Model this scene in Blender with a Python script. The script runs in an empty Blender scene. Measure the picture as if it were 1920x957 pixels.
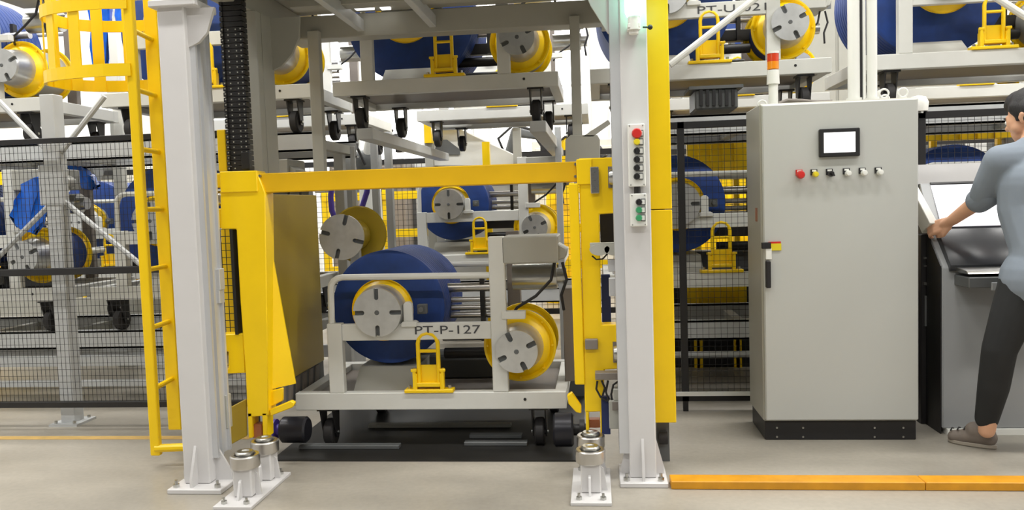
import bpy, bmesh, math, random
from mathutils import Vector, Matrix
random.seed(7)
SC = bpy.context.scene
COL = SC.collection

# ------------------------------------------------------------------ camera
FPX, IW, IH = 1500.0, 1920, 957
PSI, TH, RHO = math.radians(6.1), math.radians(3.56), math.radians(1.87)
EYE = Vector((0, 0, 1.25))
f0 = Vector((-math.sin(PSI)*math.cos(TH), math.cos(PSI)*math.cos(TH), -math.sin(TH)))
r0 = Vector((math.cos(PSI), math.sin(PSI), 0)); u0 = r0.cross(f0)
RT = r0*math.cos(RHO) - u0*math.sin(RHO); UP = u0*math.cos(RHO) + r0*math.sin(RHO)
cd = bpy.data.cameras.new('camera'); cam = bpy.data.objects.new('camera', cd); COL.objects.link(cam)
cd.sensor_width = 36; cd.lens = FPX/IW*36; cd.clip_start = .05; cd.clip_end = 100
cam.matrix_world = Matrix(((RT.x, UP.x, -f0.x, EYE.x), (RT.y, UP.y, -f0.y, EYE.y), (RT.z, UP.z, -f0.z, EYE.z), (0, 0, 0, 1)))
SC.camera = cam
# ------------------------------------------------------------------ light and exposure
SC.view_settings.view_transform = 'Standard'; SC.view_settings.look = 'None'
SC.view_settings.gamma = 1; SC.view_settings.use_curve_mapping = False
SC.view_settings.exposure = -0.85
SC.cycles.use_denoising = True
SC.cycles.max_bounces = 7; SC.cycles.diffuse_bounces = 4; SC.cycles.glossy_bounces = 3
SC.cycles.sample_clamp_indirect = 6
wd = bpy.data.worlds.new('hall_air'); SC.world = wd; wd.use_nodes = True
wd.node_tree.nodes['Background'].inputs[0].default_value = (1.0, .985, .96, 1)
wd.node_tree.nodes['Background'].inputs[1].default_value = 0.17
LAMP_W = 68.0
LAMP_ROWS = ((-2.8, 72.0), (2.2, 88.0), (5.0, 105.0), (9.2, 56.0), (11.4, 42.0), (13.2, 22.0))      # lamp rows: depth and watts of each lamp
LAMP_Z = 5.6

# ------------------------------------------------------------------ pixel helpers (a pixel and a depth give a point of the hall)
def at(px, py, Y):
    d = f0 + RT*((px-IW/2)/FPX) - UP*((py-IH/2)/FPX)
    return EYE + d*(Y/d.y)
def fl(px, py, z=0.0):
    d = f0 + RT*((px-IW/2)/FPX) - UP*((py-IH/2)/FPX)
    return EYE + d*((z-EYE.z)/d.z)
def rect(px0, py0, px1, py1, Y):
    ym, xm = (py0+py1)/2, (px0+px1)/2
    return at(px0, ym, Y).x, at(px1, ym, Y).x, at(xm, py1, Y).z, at(xm, py0, Y).z

# ------------------------------------------------------------------ materials
def lin(c): c /= 255.0; return c/12.92 if c <= .04045 else ((c+.055)/1.055)**2.4
def rgb(r, g, b): return (lin(r), lin(g), lin(b), 1)
def material(name, col, rough=.45, metal=0.0, var=.06, scale=6.0, bump=0.0, spec=.5, stretch=(1, 1, 1), emit=None, es=0.0):
    m = bpy.data.materials.new(name); m.use_nodes = True
    nt = m.node_tree; b = nt.nodes['Principled BSDF']
    b.inputs['Roughness'].default_value = rough; b.inputs['Metallic'].default_value = metal
    b.inputs['Specular IOR Level'].default_value = spec
    tc = nt.nodes.new('ShaderNodeTexCoord'); mp = nt.nodes.new('ShaderNodeMapping'); mp.inputs['Scale'].default_value = stretch
    n = nt.nodes.new('ShaderNodeTexNoise'); n.inputs['Scale'].default_value = scale; n.inputs['Detail'].default_value = 5
    nt.links.new(tc.outputs['Object'], mp.inputs[0]); nt.links.new(mp.outputs[0], n.inputs['Vector'])
    cr = nt.nodes.new('ShaderNodeValToRGB')
    c = col
    cr.color_ramp.elements[0].position = .3; cr.color_ramp.elements[1].position = .7
    cr.color_ramp.elements[0].color = (c[0]*(1-var), c[1]*(1-var), c[2]*(1-var), 1)
    cr.color_ramp.elements[1].color = (min(1, c[0]*(1+var)), min(1, c[1]*(1+var)), min(1, c[2]*(1+var)), 1)
    nt.links.new(n.outputs['Fac'], cr.inputs[0]); nt.links.new(cr.outputs[0], b.inputs['Base Color'])
    if bump:
        bp = nt.nodes.new('ShaderNodeBump'); bp.inputs['Strength'].default_value = bump; bp.inputs['Distance'].default_value = .01
        nt.links.new(n.outputs['Fac'], bp.inputs['Height']); nt.links.new(bp.outputs[0], b.inputs['Normal'])
    if emit:
        b.inputs['Emission Color'].default_value = emit; b.inputs['Emission Strength'].default_value = es
    return m
M = {}
M['beam'] = material('darker_yellow_paint', rgb(226, 178, 8), .38, var=.05)  # darker, more orange yellow for the lift's cross beam
M['olive'] = material('olive_shaded_yellow', rgb(176, 150, 40), .3, var=.08, scale=2)  # yellow turned olive: the side panel's shade and reflections are in the colour
M['yellow'] = material('yellow_paint', rgb(250, 208, 4), .36, var=.03)
M['column'] = material('pale_grey_paint', rgb(209, 207, 206), .42, var=.02)
M['cabinet'] = material('cabinet_powder_coat', rgb(186, 187, 182), .5, var=.015, scale=2)
M['cabside'] = material('cabinet_shaded_side', rgb(165, 163, 152), .4, var=.02)  # cabinet coat darkened, the side face's shade put into the colour
M['cart'] = material('cart_white_paint', rgb(214, 214, 208), .45, var=.04)
M['grey'] = material('grey_paint', rgb(168, 167, 158), .5, var=.04)
M['rack'] = material('rack_grey_paint', rgb(196, 198, 198), .45, var=.04)
M['darkgrey'] = material('dark_grey_metal', rgb(92, 94, 94), .5, var=.08)
M['taupe'] = material('taupe_metal', rgb(122, 114, 106), .5, var=.06)
M['steel'] = material('brushed_steel', rgb(190, 190, 186), .28, 1.0, var=.1, scale=30, stretch=(1, 1, 20))
M['hub'] = material('cast_aluminium', rgb(206, 207, 206), .34, .75, var=.08, scale=18)
M['chrome'] = material('polished_steel', rgb(205, 202, 198), .3, 1.0, var=.05)
M['alu'] = material('anodised_aluminium', rgb(205, 206, 208), .38, .35, var=.03)
M['black'] = material('black_powder_coat', rgb(30, 29, 30), .45, var=.1)
M['rubber'] = material('black_rubber', rgb(38, 36, 36), .65, var=.15, scale=20)
M['drum'] = material('dark_drum_steel', rgb(44, 44, 50), .32, .3, var=.1)
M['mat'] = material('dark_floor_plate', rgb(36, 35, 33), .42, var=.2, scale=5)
M['blue'] = material('blue_liner_cloth', rgb(17, 55, 124), .6, var=.22, scale=9, stretch=(1, 8, 1), bump=.1)
M['bluefilm'] = material('bright_blue_film', rgb(30, 100, 205), .22, var=.3, scale=7, bump=.4)
M['navy'] = material('navy_cloth', rgb(28, 40, 84), .7, var=.15)
M['white'] = material('white_plastic', rgb(232, 232, 226), .4, var=.02)
M['red'] = material('red_plastic', rgb(205, 45, 40), .35, var=.03)
M['green'] = material('green_plastic', rgb(60, 150, 100), .35, var=.05)
M['ylw_btn'] = material('yellow_plastic', rgb(225, 205, 40), .35, var=.03)
M['orange'] = material('orange_paint', rgb(204, 142, 24), .45, var=.12, scale=14)
M['line'] = material('floor_line_paint', rgb(206, 170, 100), .5, var=.12, scale=12)
M['purple'] = material('violet_hose', rgb(90, 70, 170), .4, var=.05)
M['copper'] = material('copper_block', rgb(176, 112, 78), .4, .5, var=.1)
M['wall'] = material('white_wall_paint', rgb(236, 236, 234), .7, var=.02, scale=1)
M['ceiling'] = material('grey_ceiling_sheet', rgb(190, 192, 192), .7, var=.03, scale=1)
M['console'] = material('console_grey', rgb(150, 152, 153), .3, var=.03, scale=2)
M['consoledark'] = material('console_black_panel', rgb(42, 43, 46), .25, var=.05)
M['consolehood'] = material('console_hood_grey', rgb(140, 138, 136), .45, var=.03)
M['screen'] = material('lit_screen', rgb(240, 240, 248), .3, var=.0, emit=(.93, .93, 1, 1), es=.5)
M['hmi'] = material('lit_touch_screen', rgb(250, 250, 250), .3, var=.0, emit=(1, 1, 1, 1), es=1.3)
M['greenlamp'] = material('green_lamp_glow', rgb(180, 255, 220), .3, var=.0, emit=(.45, 1, .75, 1), es=6.0)
M['stackred'] = material('red_beacon_lens', rgb(205, 60, 25), .25, var=.1, emit=(1, .12, .03, 1), es=.12)
M['stackamber'] = material('amber_beacon_lens', rgb(235, 140, 20), .25, var=.1, emit=(1, .45, .03, 1), es=.12)
M['lampglow'] = material('lamp_tube_glow', rgb(255, 255, 255), .4, var=.0, emit=(1, .98, .94, 1), es=4.0)
M['daylight'] = material('daylight_pane', rgb(255, 255, 255), .4, var=.0, emit=(1, 1, 1, 1), es=4.0)
M['skin'] = material('skin', rgb(214, 164, 132), .5, var=.06, scale=14)
M['hair'] = material('black_hair', rgb(26, 24, 26), .55, var=.3, scale=60, bump=.4, stretch=(6, 6, 1))
M['shirt'] = material('grey_blue_shirt', rgb(126, 135, 146), .85, var=.07, scale=5, bump=.25)
M['trousers'] = material('black_trousers', rgb(30, 31, 32), .85, var=.12, scale=8, bump=.25)
M['shoe'] = material('grey_shoe', rgb(116, 106, 98), .7, var=.12, scale=20)
M['sole'] = material('shoe_sole', rgb(150, 142, 130), .7, var=.05)
M['ink'] = material('black_ink', rgb(70, 70, 72), .6, var=.05)

def concrete():
    m = bpy.data.materials.new('polished_concrete'); m.use_nodes = True; nt = m.node_tree; b = nt.nodes['Principled BSDF']
    tc = nt.nodes.new('ShaderNodeTexCoord')
    def noise(s, d, st=(1, 1, 1)):
        mp = nt.nodes.new('ShaderNodeMapping'); mp.inputs['Scale'].default_value = st
        n = nt.nodes.new('ShaderNodeTexNoise'); n.inputs['Scale'].default_value = s; n.inputs['Detail'].default_value = d
        nt.links.new(tc.outputs['Object'], mp.inputs[0]); nt.links.new(mp.outputs[0], n.inputs['Vector']); return n
    a, c = noise(.9, 6, (1, 2, 1)), noise(40, 6)
    r = nt.nodes.new('ShaderNodeValToRGB'); r.color_ramp.elements[0].position = .32; r.color_ramp.elements[1].position = .68
    r.color_ramp.elements[0].color = rgb(150, 144, 133); r.color_ramp.elements[1].color = rgb(180, 173, 160)
    nt.links.new(a.outputs['Fac'], r.inputs[0])
    mx = nt.nodes.new('ShaderNodeMixRGB'); mx.blend_type = 'MULTIPLY'; mx.inputs[0].default_value = .25
    nt.links.new(r.outputs[0], mx.inputs[1]); nt.links.new(c.outputs['Fac'], mx.inputs[2]); nt.links.new(mx.outputs[0], b.inputs['Base Color'])
    r2 = nt.nodes.new('ShaderNodeMapRange'); r2.inputs[3].default_value = .22; r2.inputs[4].default_value = .5
    nt.links.new(a.outputs['Fac'], r2.inputs[0]); nt.links.new(r2.outputs[0], b.inputs['Roughness'])
    return m
M['floor'] = concrete()

# ------------------------------------------------------------------ mesh builder
class MB:
    def __init__(s): s.bm = bmesh.new()
    def quadbox(s, lo, hi):
        v = [s.bm.verts.new(p) for p in lo] + [s.bm.verts.new(p) for p in hi]; n = len(lo)
        s.bm.faces.new(v[:n][::-1]); s.bm.faces.new(v[n:])
        for i in range(n): j = (i+1) % n; s.bm.faces.new((v[i], v[j], v[n+j], v[n+i]))
        return s
    def box(s, x0, x1, y0, y1, z0, z1):
        return s.quadbox([(x0, y0, z0), (x1, y0, z0), (x1, y1, z0), (x0, y1, z0)], [(x0, y0, z1), (x1, y0, z1), (x1, y1, z1), (x0, y1, z1)])
    def prism(s, pts, axis, a0, a1):
        f = {'x': lambda p, a: (a, p[0], p[1]), 'y': lambda p, a: (p[0], a, p[1]), 'z': lambda p, a: (p[0], p[1], a)}[axis]
        return s.quadbox([f(p, a0) for p in pts], [f(p, a1) for p in pts])
    def cyl(s, p0, p1, r, r2=None, seg=16):
        p0, p1 = Vector(p0), Vector(p1); d = (p1-p0).normalized()
        a = d.orthogonal().normalized(); b = d.cross(a); r2 = r if r2 is None else r2
        cs = [(math.cos(2*math.pi*i/seg), math.sin(2*math.pi*i/seg)) for i in range(seg)]
        return s.quadbox([p0+a*(c*r)+b*(q*r) for c, q in cs], [p1+a*(c*r2)+b*(q*r2) for c, q in cs])
    def tube(s, pts, r, seg=10):
        pts = [Vector(p) for p in pts]; rings = []; a = None
        for i, p in enumerate(pts):
            d = ((pts[min(i+1, len(pts)-1)]-p).normalized() + (p-pts[max(i-1, 0)]).normalized()).normalized()
            a = d.orthogonal().normalized() if a is None else (a-d*a.dot(d)).normalized()
            b = d.cross(a)
            rings.append([s.bm.verts.new(p+a*(math.cos(2*math.pi*k/seg)*r)+b*(math.sin(2*math.pi*k/seg)*r)) for k in range(seg)])
        for A, B in zip(rings, rings[1:]):
            for k in range(seg): s.bm.faces.new((A[k], A[(k+1) % seg], B[(k+1) % seg], B[k]))
        s.bm.faces.new(rings[0][::-1]); s.bm.faces.new(rings[-1]); return s
    def bar(s, p0, p1, w, h=None):
        p0, p1 = Vector(p0), Vector(p1); h = h or w; d = (p1-p0).normalized()
        q = Vector((0, 1, 0)) if abs(d.y) < .9 else Vector((1, 0, 0)); a = d.cross(q).normalized()*(w/2); b = d.cross(a).normalized()*(h/2)
        o = [a+b, a-b, -a-b, -a+b]
        return s.quadbox([p0+k for k in o], [p1+k for k in o])
    def lathe(s, prof, c, axis='y', seg=32, closed=True):
        c = Vector(c); rings = []
        ax = {'y': (Vector((1, 0, 0)), Vector((0, 0, 1)), Vector((0, 1, 0))), 'z': (Vector((1, 0, 0)), Vector((0, 1, 0)), Vector((0, 0, 1))), 'x': (Vector((0, 1, 0)), Vector((0, 0, 1)), Vector((1, 0, 0)))}[axis]
        for r, h in prof:
            if r < 1e-5: rings.append([s.bm.verts.new(c+ax[2]*h)])
            else: rings.append([s.bm.verts.new(c+ax[0]*(math.cos(2*math.pi*k/seg)*r)+ax[1]*(math.sin(2*math.pi*k/seg)*r)+ax[2]*h) for k in range(seg)])
        n = len(rings)
        for i in range(n if closed else n-1):
            A, B = rings[i], rings[(i+1) % n]
            for k in range(seg):
                k2 = (k+1) % seg
                if len(A) == 1 and len(B) == 1: continue
                if len(A) == 1: s.bm.faces.new((A[0], B[k2], B[k]))
                elif len(B) == 1: s.bm.faces.new((A[k], A[k2], B[0]))
                else: s.bm.faces.new((A[k], A[k2], B[k2], B[k]))
        return s
    def ball(s, c, r, sc=(1, 1, 1), seg=16):
        m = Matrix.Translation(c) @ Matrix.Diagonal((r*sc[0], r*sc[1], r*sc[2], 1))
        bmesh.ops.create_uvsphere(s.bm, u_segments=seg, v_segments=seg//2+2, radius=1, matrix=m); return s
    def capsule(s, p0, p1, r0_, r1_, seg=16):
        s.cyl(p0, p1, r0_, r1_, seg); s.ball(p0, r0_, seg=seg); s.ball(p1, r1_, seg=seg); return s
    def build(s, name, mat, parent=None, bev=0.0, loc=None, local=False):
        bm = s.bm
        bmesh.ops.recalc_face_normals(bm, faces=bm.faces)
        if bev:
            es = [e for e in bm.edges if len(e.link_faces) == 2 and e.calc_face_angle(0) > .6]
            bmesh.ops.bevel(bm, geom=es, offset=bev, segments=1, affect='EDGES', clamp_overlap=True)
        off = wloc(parent) if (parent and not local) else Vector(loc or (0, 0, 0))
        if off.length: bmesh.ops.translate(bm, verts=bm.verts, vec=-off)
        for e in bm.edges:
            e.smooth = not (len(e.link_faces) == 2 and e.calc_face_angle(0) > .61)
        for f in bm.faces: f.smooth = True
        me = bpy.data.meshes.new(name); bm.to_mesh(me); bm.free()
        me.materials.append(M[mat] if isinstance(mat, str) else mat)
        o = bpy.data.objects.new(name, me); COL.objects.link(o)
        if parent: o.parent = parent
        elif loc: o.location = loc
        return o
def wloc(o):
    v = Vector((0, 0, 0))
    while o: v += o.location; o = o.parent
    return v
def tag(o, label=None, cat=None, group=None, kind=None):
    if label: o['label'] = label
    if cat: o['category'] = cat
    if group: o['group'] = group
    if kind: o['kind'] = kind
    return o
def thing(name, label, cat, loc=(0, 0, 0), group=None):
    o = bpy.data.objects.new(name, None); o.location = loc; o.empty_display_size = .1; COL.objects.link(o)
    return tag(o, label, cat, group)
def struct(o, label=None): o['kind'] = 'structure'; return tag(o, label)
def copy_tree(o, parent=None):
    c = o.copy(); COL.objects.link(c); c.parent = parent
    for ch in o.children:
        if not ch.name.startswith(('lettering', 'motor_bracket')): copy_tree(ch, c)
    return c
def put(o, loc, label=None, group=None):
    o.location = loc
    if label: o['label'] = label
    if group: o['group'] = group
    return o
def writing(text, size, mat, parent, loc, name='lettering', width=None):
    cu = bpy.data.curves.new(name, 'FONT'); cu.body = text; cu.size = size; cu.extrude = .0008
    cu.align_x = 'CENTER'; cu.align_y = 'CENTER'
    t = bpy.data.objects.new('tmp', cu); COL.objects.link(t)
    me = bpy.data.meshes.new_from_object(t.evaluated_get(bpy.context.evaluated_depsgraph_get()))
    bpy.data.objects.remove(t)
    if width:
        xs = [v.co.x for v in me.vertices]; k = width/(max(xs)-min(xs))
        for v in me.vertices: v.co.x *= k
    for v in me.vertices: v.co = Vector((v.co.x, v.co.z, v.co.y))
    me.materials.clear(); me.materials.append(M[mat])
    o = bpy.data.objects.new(name, me); COL.objects.link(o); o.parent = parent; o.location = Vector(loc)-wloc(parent)
    return o
R2 = lambda *a: rect(*a)
def pbox(mb, px0, py0, px1, py1, Y, d):
    x0, x1, z0, z1 = rect(px0, py0, px1, py1, Y); return mb.box(x0, x1, Y, Y+d, z0, z1)
def pprism(mb, pts, Y, d): return mb.prism([(at(x, y, Y).x, at(x, y, Y).z) for x, y in pts], 'y', Y, Y+d)

# ================================================================== hall shell
fb = MB(); fb.box(-9, 9, -5, 15, -.2, 0)
floor = struct(fb.build('floor', 'floor'))
ln = MB(); a, b = fl(0, 822), fl(345, 817); ln.box(-7, -1.95, a.y-.03, a.y+.03, 0, .002)
struct(ln.build('trim_1', 'line'), 'orange floor line along the left fence')
ce = MB(); ce.box(-9, 9, -5, 15, 6.4, 6.6); struct(ce.build('ceiling', 'ceiling'))
w = MB(); w.box(-9, 9, 15, 15.2, 0, 6.4); struct(w.build('wall_back', 'wall'))
w = MB(); w.box(-9.2, -9, -5, 15, 0, 6.4); struct(w.build('wall_left', 'wall'))
w = MB(); w.box(9, 9.2, -5, 15, 0, 6.4); struct(w.build('wall_right', 'wall'))
for i, x in enumerate((-7.6, -5.4, -3.2, -1.0, 1.2)):
    fr = MB(); fr.box(x-.95, x-.9, 14.93, 15, 1.6, 5.2); fr.box(x+.9, x+.95, 14.93, 15, 1.6, 5.2); fr.box(x-.95, x+.95, 14.93, 15, 5.15, 5.25); fr.box(x-.95, x+.95, 14.93, 15, 1.55, 1.65); fr.box(x-.02, x+.02, 14.93, 15, 1.65, 5.15); fr.box(x-.9, x+.9, 14.93, 15, 3.4, 3.44)
    wn = struct(fr.build('window_%d' % (i+1), 'rack'))
    for k in (-1, 1):
        for (za, zb) in ((1.65, 3.4), (3.44, 5.15)):
            p = MB(); p.box(x+(k-1)*.44-.0+.01 if k > 0 else x-.9, x+.9 if k > 0 else x-.02, 14.97, 14.985, za, zb); p.build('pane', 'daylight', wn)
proto_lamp = None
lamp_light = bpy.data.lights.new('tube_light', 'AREA'); lamp_light.shape = 'RECTANGLE'; lamp_light.size = 1.5; lamp_light.size_y = .3
lamp_light.energy = LAMP_W; lamp_light.color = (1, .985, .955)
ni = 0
for y, watts in LAMP_ROWS:
    row_light = lamp_light.copy(); row_light.energy = watts
    for x in (-6.2, -3.6, -1.0, 1.6, 4.2, 6.8):
        if proto_lamp is None:
            proto_lamp = thing('ceiling_lamp', '', 'lamp', (x, y, LAMP_Z), 'ceiling lamps over the hall')
            h = MB(); h.prism([(-.18, .0), (.18, .0), (.08, .08), (-.08, .08)], 'x', -.78, .78); h.build('housing', 'rack', proto_lamp, local=True)
            h = MB(); h.cyl((-.74, -.07, -.012), (.74, -.07, -.012), .013, seg=8); h.cyl((-.74, .07, -.012), (.74, .07, -.012), .013, seg=8); h.build('tube', 'lampglow', proto_lamp, local=True)
            h = MB(); h.cyl((-.5, 0, .08), (-.5, 0, .8), .006, seg=6); h.cyl((.5, 0, .08), (.5, 0, .8), .006, seg=6); h.build('suspension', 'steel', proto_lamp, local=True)
            L = proto_lamp
        else: L = copy_tree(proto_lamp); L.location = (x, y, LAMP_Z)
        L['label'] = 'white twin tube lamp hung from the hall ceiling'
        lo = bpy.data.objects.new('tube_light', row_light); COL.objects.link(lo); lo.location = (0, 0, -.04); lo.parent = L

# ================================================================== columns and gantry
def base_plate(root, x0, x1, y0, y1, cx0, cx1, cy0, cy1, gh=.2):
    b = MB(); b.box(x0, x1, y0, y1, 0, .022); b.build('base_plate', 'column', root, bev=.003)
    xm, ym = (cx0+cx1)/2, (cy0+cy1)/2
    for (pts, ax, a0, a1) in (
        ([(cy0, .022), (cy0, gh), (y0+.02, .06), (y0+.02, .022)], 'x', xm-.006, xm+.006),
        ([(cy1, .022), (cy1, gh), (y1-.02, .06), (y1-.02, .022)], 'x', xm-.006, xm+.006),
        ([(cx0, .022), (cx0, gh), (x0+.01, .06), (x0+.01, .022)], 'y', ym-.006, ym+.006),
        ([(cx1, .022), (cx1, gh), (x1-.01, .06), (x1-.01, .022)], 'y', ym-.006, ym+.006)):
        g = MB(); g.prism(pts, ax, a0, a1); g.build('gusset', 'column', root)
    for bx in (x0+.03, x1-.03):
        for by in (y0+.03, y1-.03):
            q = MB(); q.cyl((bx, by, .022), (bx, by, .038), .014, seg=6); q.cyl((bx, by, .038), (bx, by, .055), .007, seg=8); q.build('bolt', 'steel', root)
ZT = 2.62
# left column
cl = thing('steel_column', 'pale grey square steel column beside the yellow ladder, on a bolted base plate', 'column', (-1.85, 3.48, 0))
cm = MB(); cm.box(-1.912, -1.788, 3.42, 3.55, .022, ZT); cm.build('shaft', 'column', cl, bev=.005)
base_plate(cl, -1.955, -1.70, 3.345, 3.64, -1.912, -1.788, 3.42, 3.55)
g = MB()
for dx0, dx1, y0, y1 in ((-1.788, -1.776, 3.46, 3.60), (-1.776, -1.762, 3.46, 3.475), (-1.776, -1.762, 3.505, 3.52), (-1.776, -1.762, 3.585, 3.60)): g.box(dx0, dx1, y0, y1, .13, ZT)
g.build('guide_rail', 'alu', cl)
c = MB(); c.box(-1.935, -1.72, 3.39, 3.6, 2.17, 2.20); c.build('collar', 'column', cl, bev=.004)
c = MB(); c.prism([(-1.788, 2.17), (-1.66, 2.17), (-1.70, 2.06), (-1.74, 2.02), (-1.788, 2.0)], 'y', 3.45, 3.47); c.build('corner_gusset', 'column', cl)
for (py0, py1) in ((505, 545), (545, 570)):
    c = MB(); pbox(c, 388, py0, 412, py1, 3.56, .05); c.build('rail_bracket', 'alu', cl, bev=.002)
c = MB(); pbox(c, 410, 742, 426, 805, 3.58, .05); c.build('limit_switch', 'grey', cl, bev=.003)
# right column
cr = thing('steel_column', 'pale grey square steel column carrying the push-button boxes and green lamp', 'column', (.177, 3.55, 0))
cm = MB(); cm.box(.119, .236, 3.52, 3.65, .022, ZT); cm.build('shaft', 'column', cr, bev=.005)
base_plate(cr, .073, .282, 3.455, 3.72, .119, .236, 3.52, 3.65)
g = MB()
for dx0, dx1, y0, y1 in ((.107, .119, 3.53, 3.66), (.076, .107, 3.53, 3.545), (.076, .107, 3.57, 3.585), (.076, .107, 3.64, 3.66)): g.box(dx0, dx1, y0, y1, .13, ZT)
g.build('guide_rail', 'alu', cr)
c = MB(); c.prism([(.119, 2.17), (-.03, 2.17), (0.0, 2.10), (.07, 1.98), (.119, 1.96)], 'y', 3.54, 3.56); c.build('corner_gusset', 'column', cr)
c = MB(); c.box(.05, .26, 3.48, 3.7, 2.17, 2.20); c.build('collar', 'column', cr, bev=.004)
# bracket plates on the right guide rail
br = thing('sensor_bracket', 'grey limit switch bracket with rounded plates on the right guide rail', 'bracket', (.06, 3.6, .9))
for rc in ((1140, 487, 1166, 510), (1142, 522, 1168, 556)):
    c = MB(); pbox(c, *rc, 3.6, .04); c.build('mounting_plate', 'alu', br, bev=.002)
for (px, py) in ((1124, 467), (1152, 467)):
    p = at(px, py, 3.59); c = MB(); c.prism([(p.x+.045*math.cos(t), p.z+.03*math.sin(t) if math.sin(t) < 0 else p.z+.02*math.sin(t)) for t in [2*math.pi*i/18 for i in range(18)]], 'y', 3.585, 3.60); c.build('rounded_plate', 'grey', br)
c = MB(); pbox(c, 1106, 455, 1170, 463, 3.6, .03); pbox(c, 1152, 455, 1170, 480, 3.6, .03); c.build('arm', 'grey', br, bev=.002)
p = [at(x, y, 3.62) for x, y in ((1110, 480), (1118, 487), (1130, 486), (1140, 475))]
c = MB(); c.tube(p, .004, 6); c.build('cable', 'black', br)
sb = thing('junction_box', 'small grey junction box with black cables low on the right guide rail', 'junction box', (.06, 3.6, .3))
c = MB(); pbox(c, 1116, 700, 1172, 713, 3.6, .06); c.build('cover_plate', 'taupe', sb, bev=.002)
c = MB(); pbox(c, 1150, 730, 1176, 752, 3.6, .06); pbox(c, 1142, 752, 1176, 805, 3.6, .06); c.build('housing', 'grey', sb, bev=.003)
c = MB(); pbox(c, 1148, 755, 1165, 770, 3.595, .01); c.build('cable_gland', 'taupe', sb)
c = MB(); pbox(c, 1128, 745, 1144, 815, 3.63, .03); c.build('back_plate', 'navy', sb)
for pts in (((1120, 715), (1118, 730), (1126, 745), (1138, 752)), ((1140, 714), (1136, 735), (1142, 755)), ((1160, 715), (1150, 722), (1146, 740), (1148, 760)), ((1128, 714), (1134, 728), (1130, 742))):
    c = MB(); c.tube([at(x, y, 3.615) for x, y in pts], .005, 6); c.build('cable', 'black', sb)

gy = thing('gantry_platform', 'grey steel lift platform spanning both columns overhead, seen from below', 'platform', (-.85, 3.9, 2.2))
c = MB(); c.box(-1.95, .3, 3.36, 4.95, 2.60, 2.63); c.build('deck_plate', 'grey', gy)
for (x0, x1) in ((-1.80, -1.70), (.06, .14)):
    c = MB(); c.box(x0, x1, 3.36, 4.9, 2.27, 2.40); c.build('side_beam', 'grey', gy, bev=.004)
for (pa, pb) in (((577, 0), (654, 57)), ((742, 0), (800, 30))):
    a = at(*pa, 3.75); xx = a.x
    c = MB(); c.box(xx-.02, xx+.02, 3.40, 4.7, 2.29, 2.36); c.build('rib', 'rack', gy, bev=.003)
c = MB(); c.box(-1.80, .2, 4.62, 4.74, 2.262, 2.395); c.build('rear_beam', 'grey', gy, bev=.004)
c = MB(); c.box(-1.95, .3, 3.37, 3.43, 2.32, 2.60); c.build('front_beam', 'grey', gy, bev=.004)
c = MB(); c.box(-1.6, .06, 4.2, 4.3, 2.34, 2.40); c.build('cross_beam', 'grey', gy, bev=.004)
c = MB(); c.box(-1.75, .14, 3.43, 4.62, 2.40, 2.415); c.build('soffit_plate', 'grey', gy)
for px, w_ in ((595, 22), (1081, 18)):
    a = at(px, 180, 4.6); k = w_*4.6/1500/2
    c = MB(); c.box(a.x-k, a.x+k, 4.57, 4.62, 1.36, 2.30); c.build('hanger_bar', 'grey', gy, bev=.003)
c = MB(); pprism(c, [(1060, 262), (1070, 253), (1120, 253), (1125, 262), (1125, 312), (1060, 312)], 4.56, .02); c.build('end_plate', 'grey', gy, bev=.002)
c = MB(); pprism(c, [(1092, 256), (1140, 225), (1145, 232), (1112, 256)], 4.56, .015); c.build('stay', 'grey', gy)
for (px0, px1, py) in ((517, 530, 13), (664, 700, 14), (712, 730, 13)):
    a, b = fl(px0, py, 2.395), fl(px1, py, 2.395)
    c = MB(); c.box(a.x, b.x, a.y, a.y+.05, 2.388, 2.40); o = c.build('work_light', 'lampglow', gy); o['label'] = 'small lit tube lamp'
gp = thing('lift_side_plate', 'tall grey folded steel plate behind the black cable chain', 'plate', (-1.6, 4.0, 1.45))
c = MB(); x0, x1, z0, z1 = rect(472, 120, 492, 320, 3.95); c.box(x0, x1, 3.93, 3.99, 1.40, 2.27); c.build('front_flange', 'grey', gp, bev=.003)
c = MB(); c.box(x1-.01, x1+.002, 3.99, 4.13, 1.40, 2.27); c.build('web_plate', 'grey', gp)
c = MB(); c.prism([(x1, 2.27), (x1+.16, 2.27), (x1+.15, 2.16), (x1+.11, 2.08), (x1+.05, 2.02), (x1, 2.0)], 'y', 4.11, 4.13); c.build('corner_gusset', 'grey', gp)

# black cable chain
ch = thing('cable_chain', 'black vertical cable drag chain with pale dots beside left column', 'cable chain', (-1.72, 3.76, 1.45))
x0, x1 = -1.774, -1.668
n_ = 34; z0, z1 = 1.46, 2.33; dz = (z1-z0)/n_
for i in range(n_):
    c = MB(); zz = z0+i*dz
    c.box(x0, x1, 3.75, 3.80, zz+.001, zz+dz-.002); c.box(x0-.003, x0+.012, 3.744, 3.80, zz+.001, zz+dz-.004); c.box(x1-.012, x1+.003, 3.744, 3.80, zz+.001, zz+dz-.004)
    c.build('link', 'black', ch)
c = MB()
for i in range(n_-7):
    for k, xx in enumerate((x0+.007, x0+.034, x1-.034, x1-.007)):
        zz = z0+(i+.5)*dz; c.box(xx-.0028, xx+.0028, 3.741 if k in (0, 3) else 3.7475, 3.752, zz-.003, zz+.003)
o = c.build('pin', 'grey', ch); o['kind'] = 'stuff'
c = MB(); pbox(c, 452, 285, 468, 318, 3.735, .03); c.build('end_clamp', 'black', ch, bev=.003)

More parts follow.
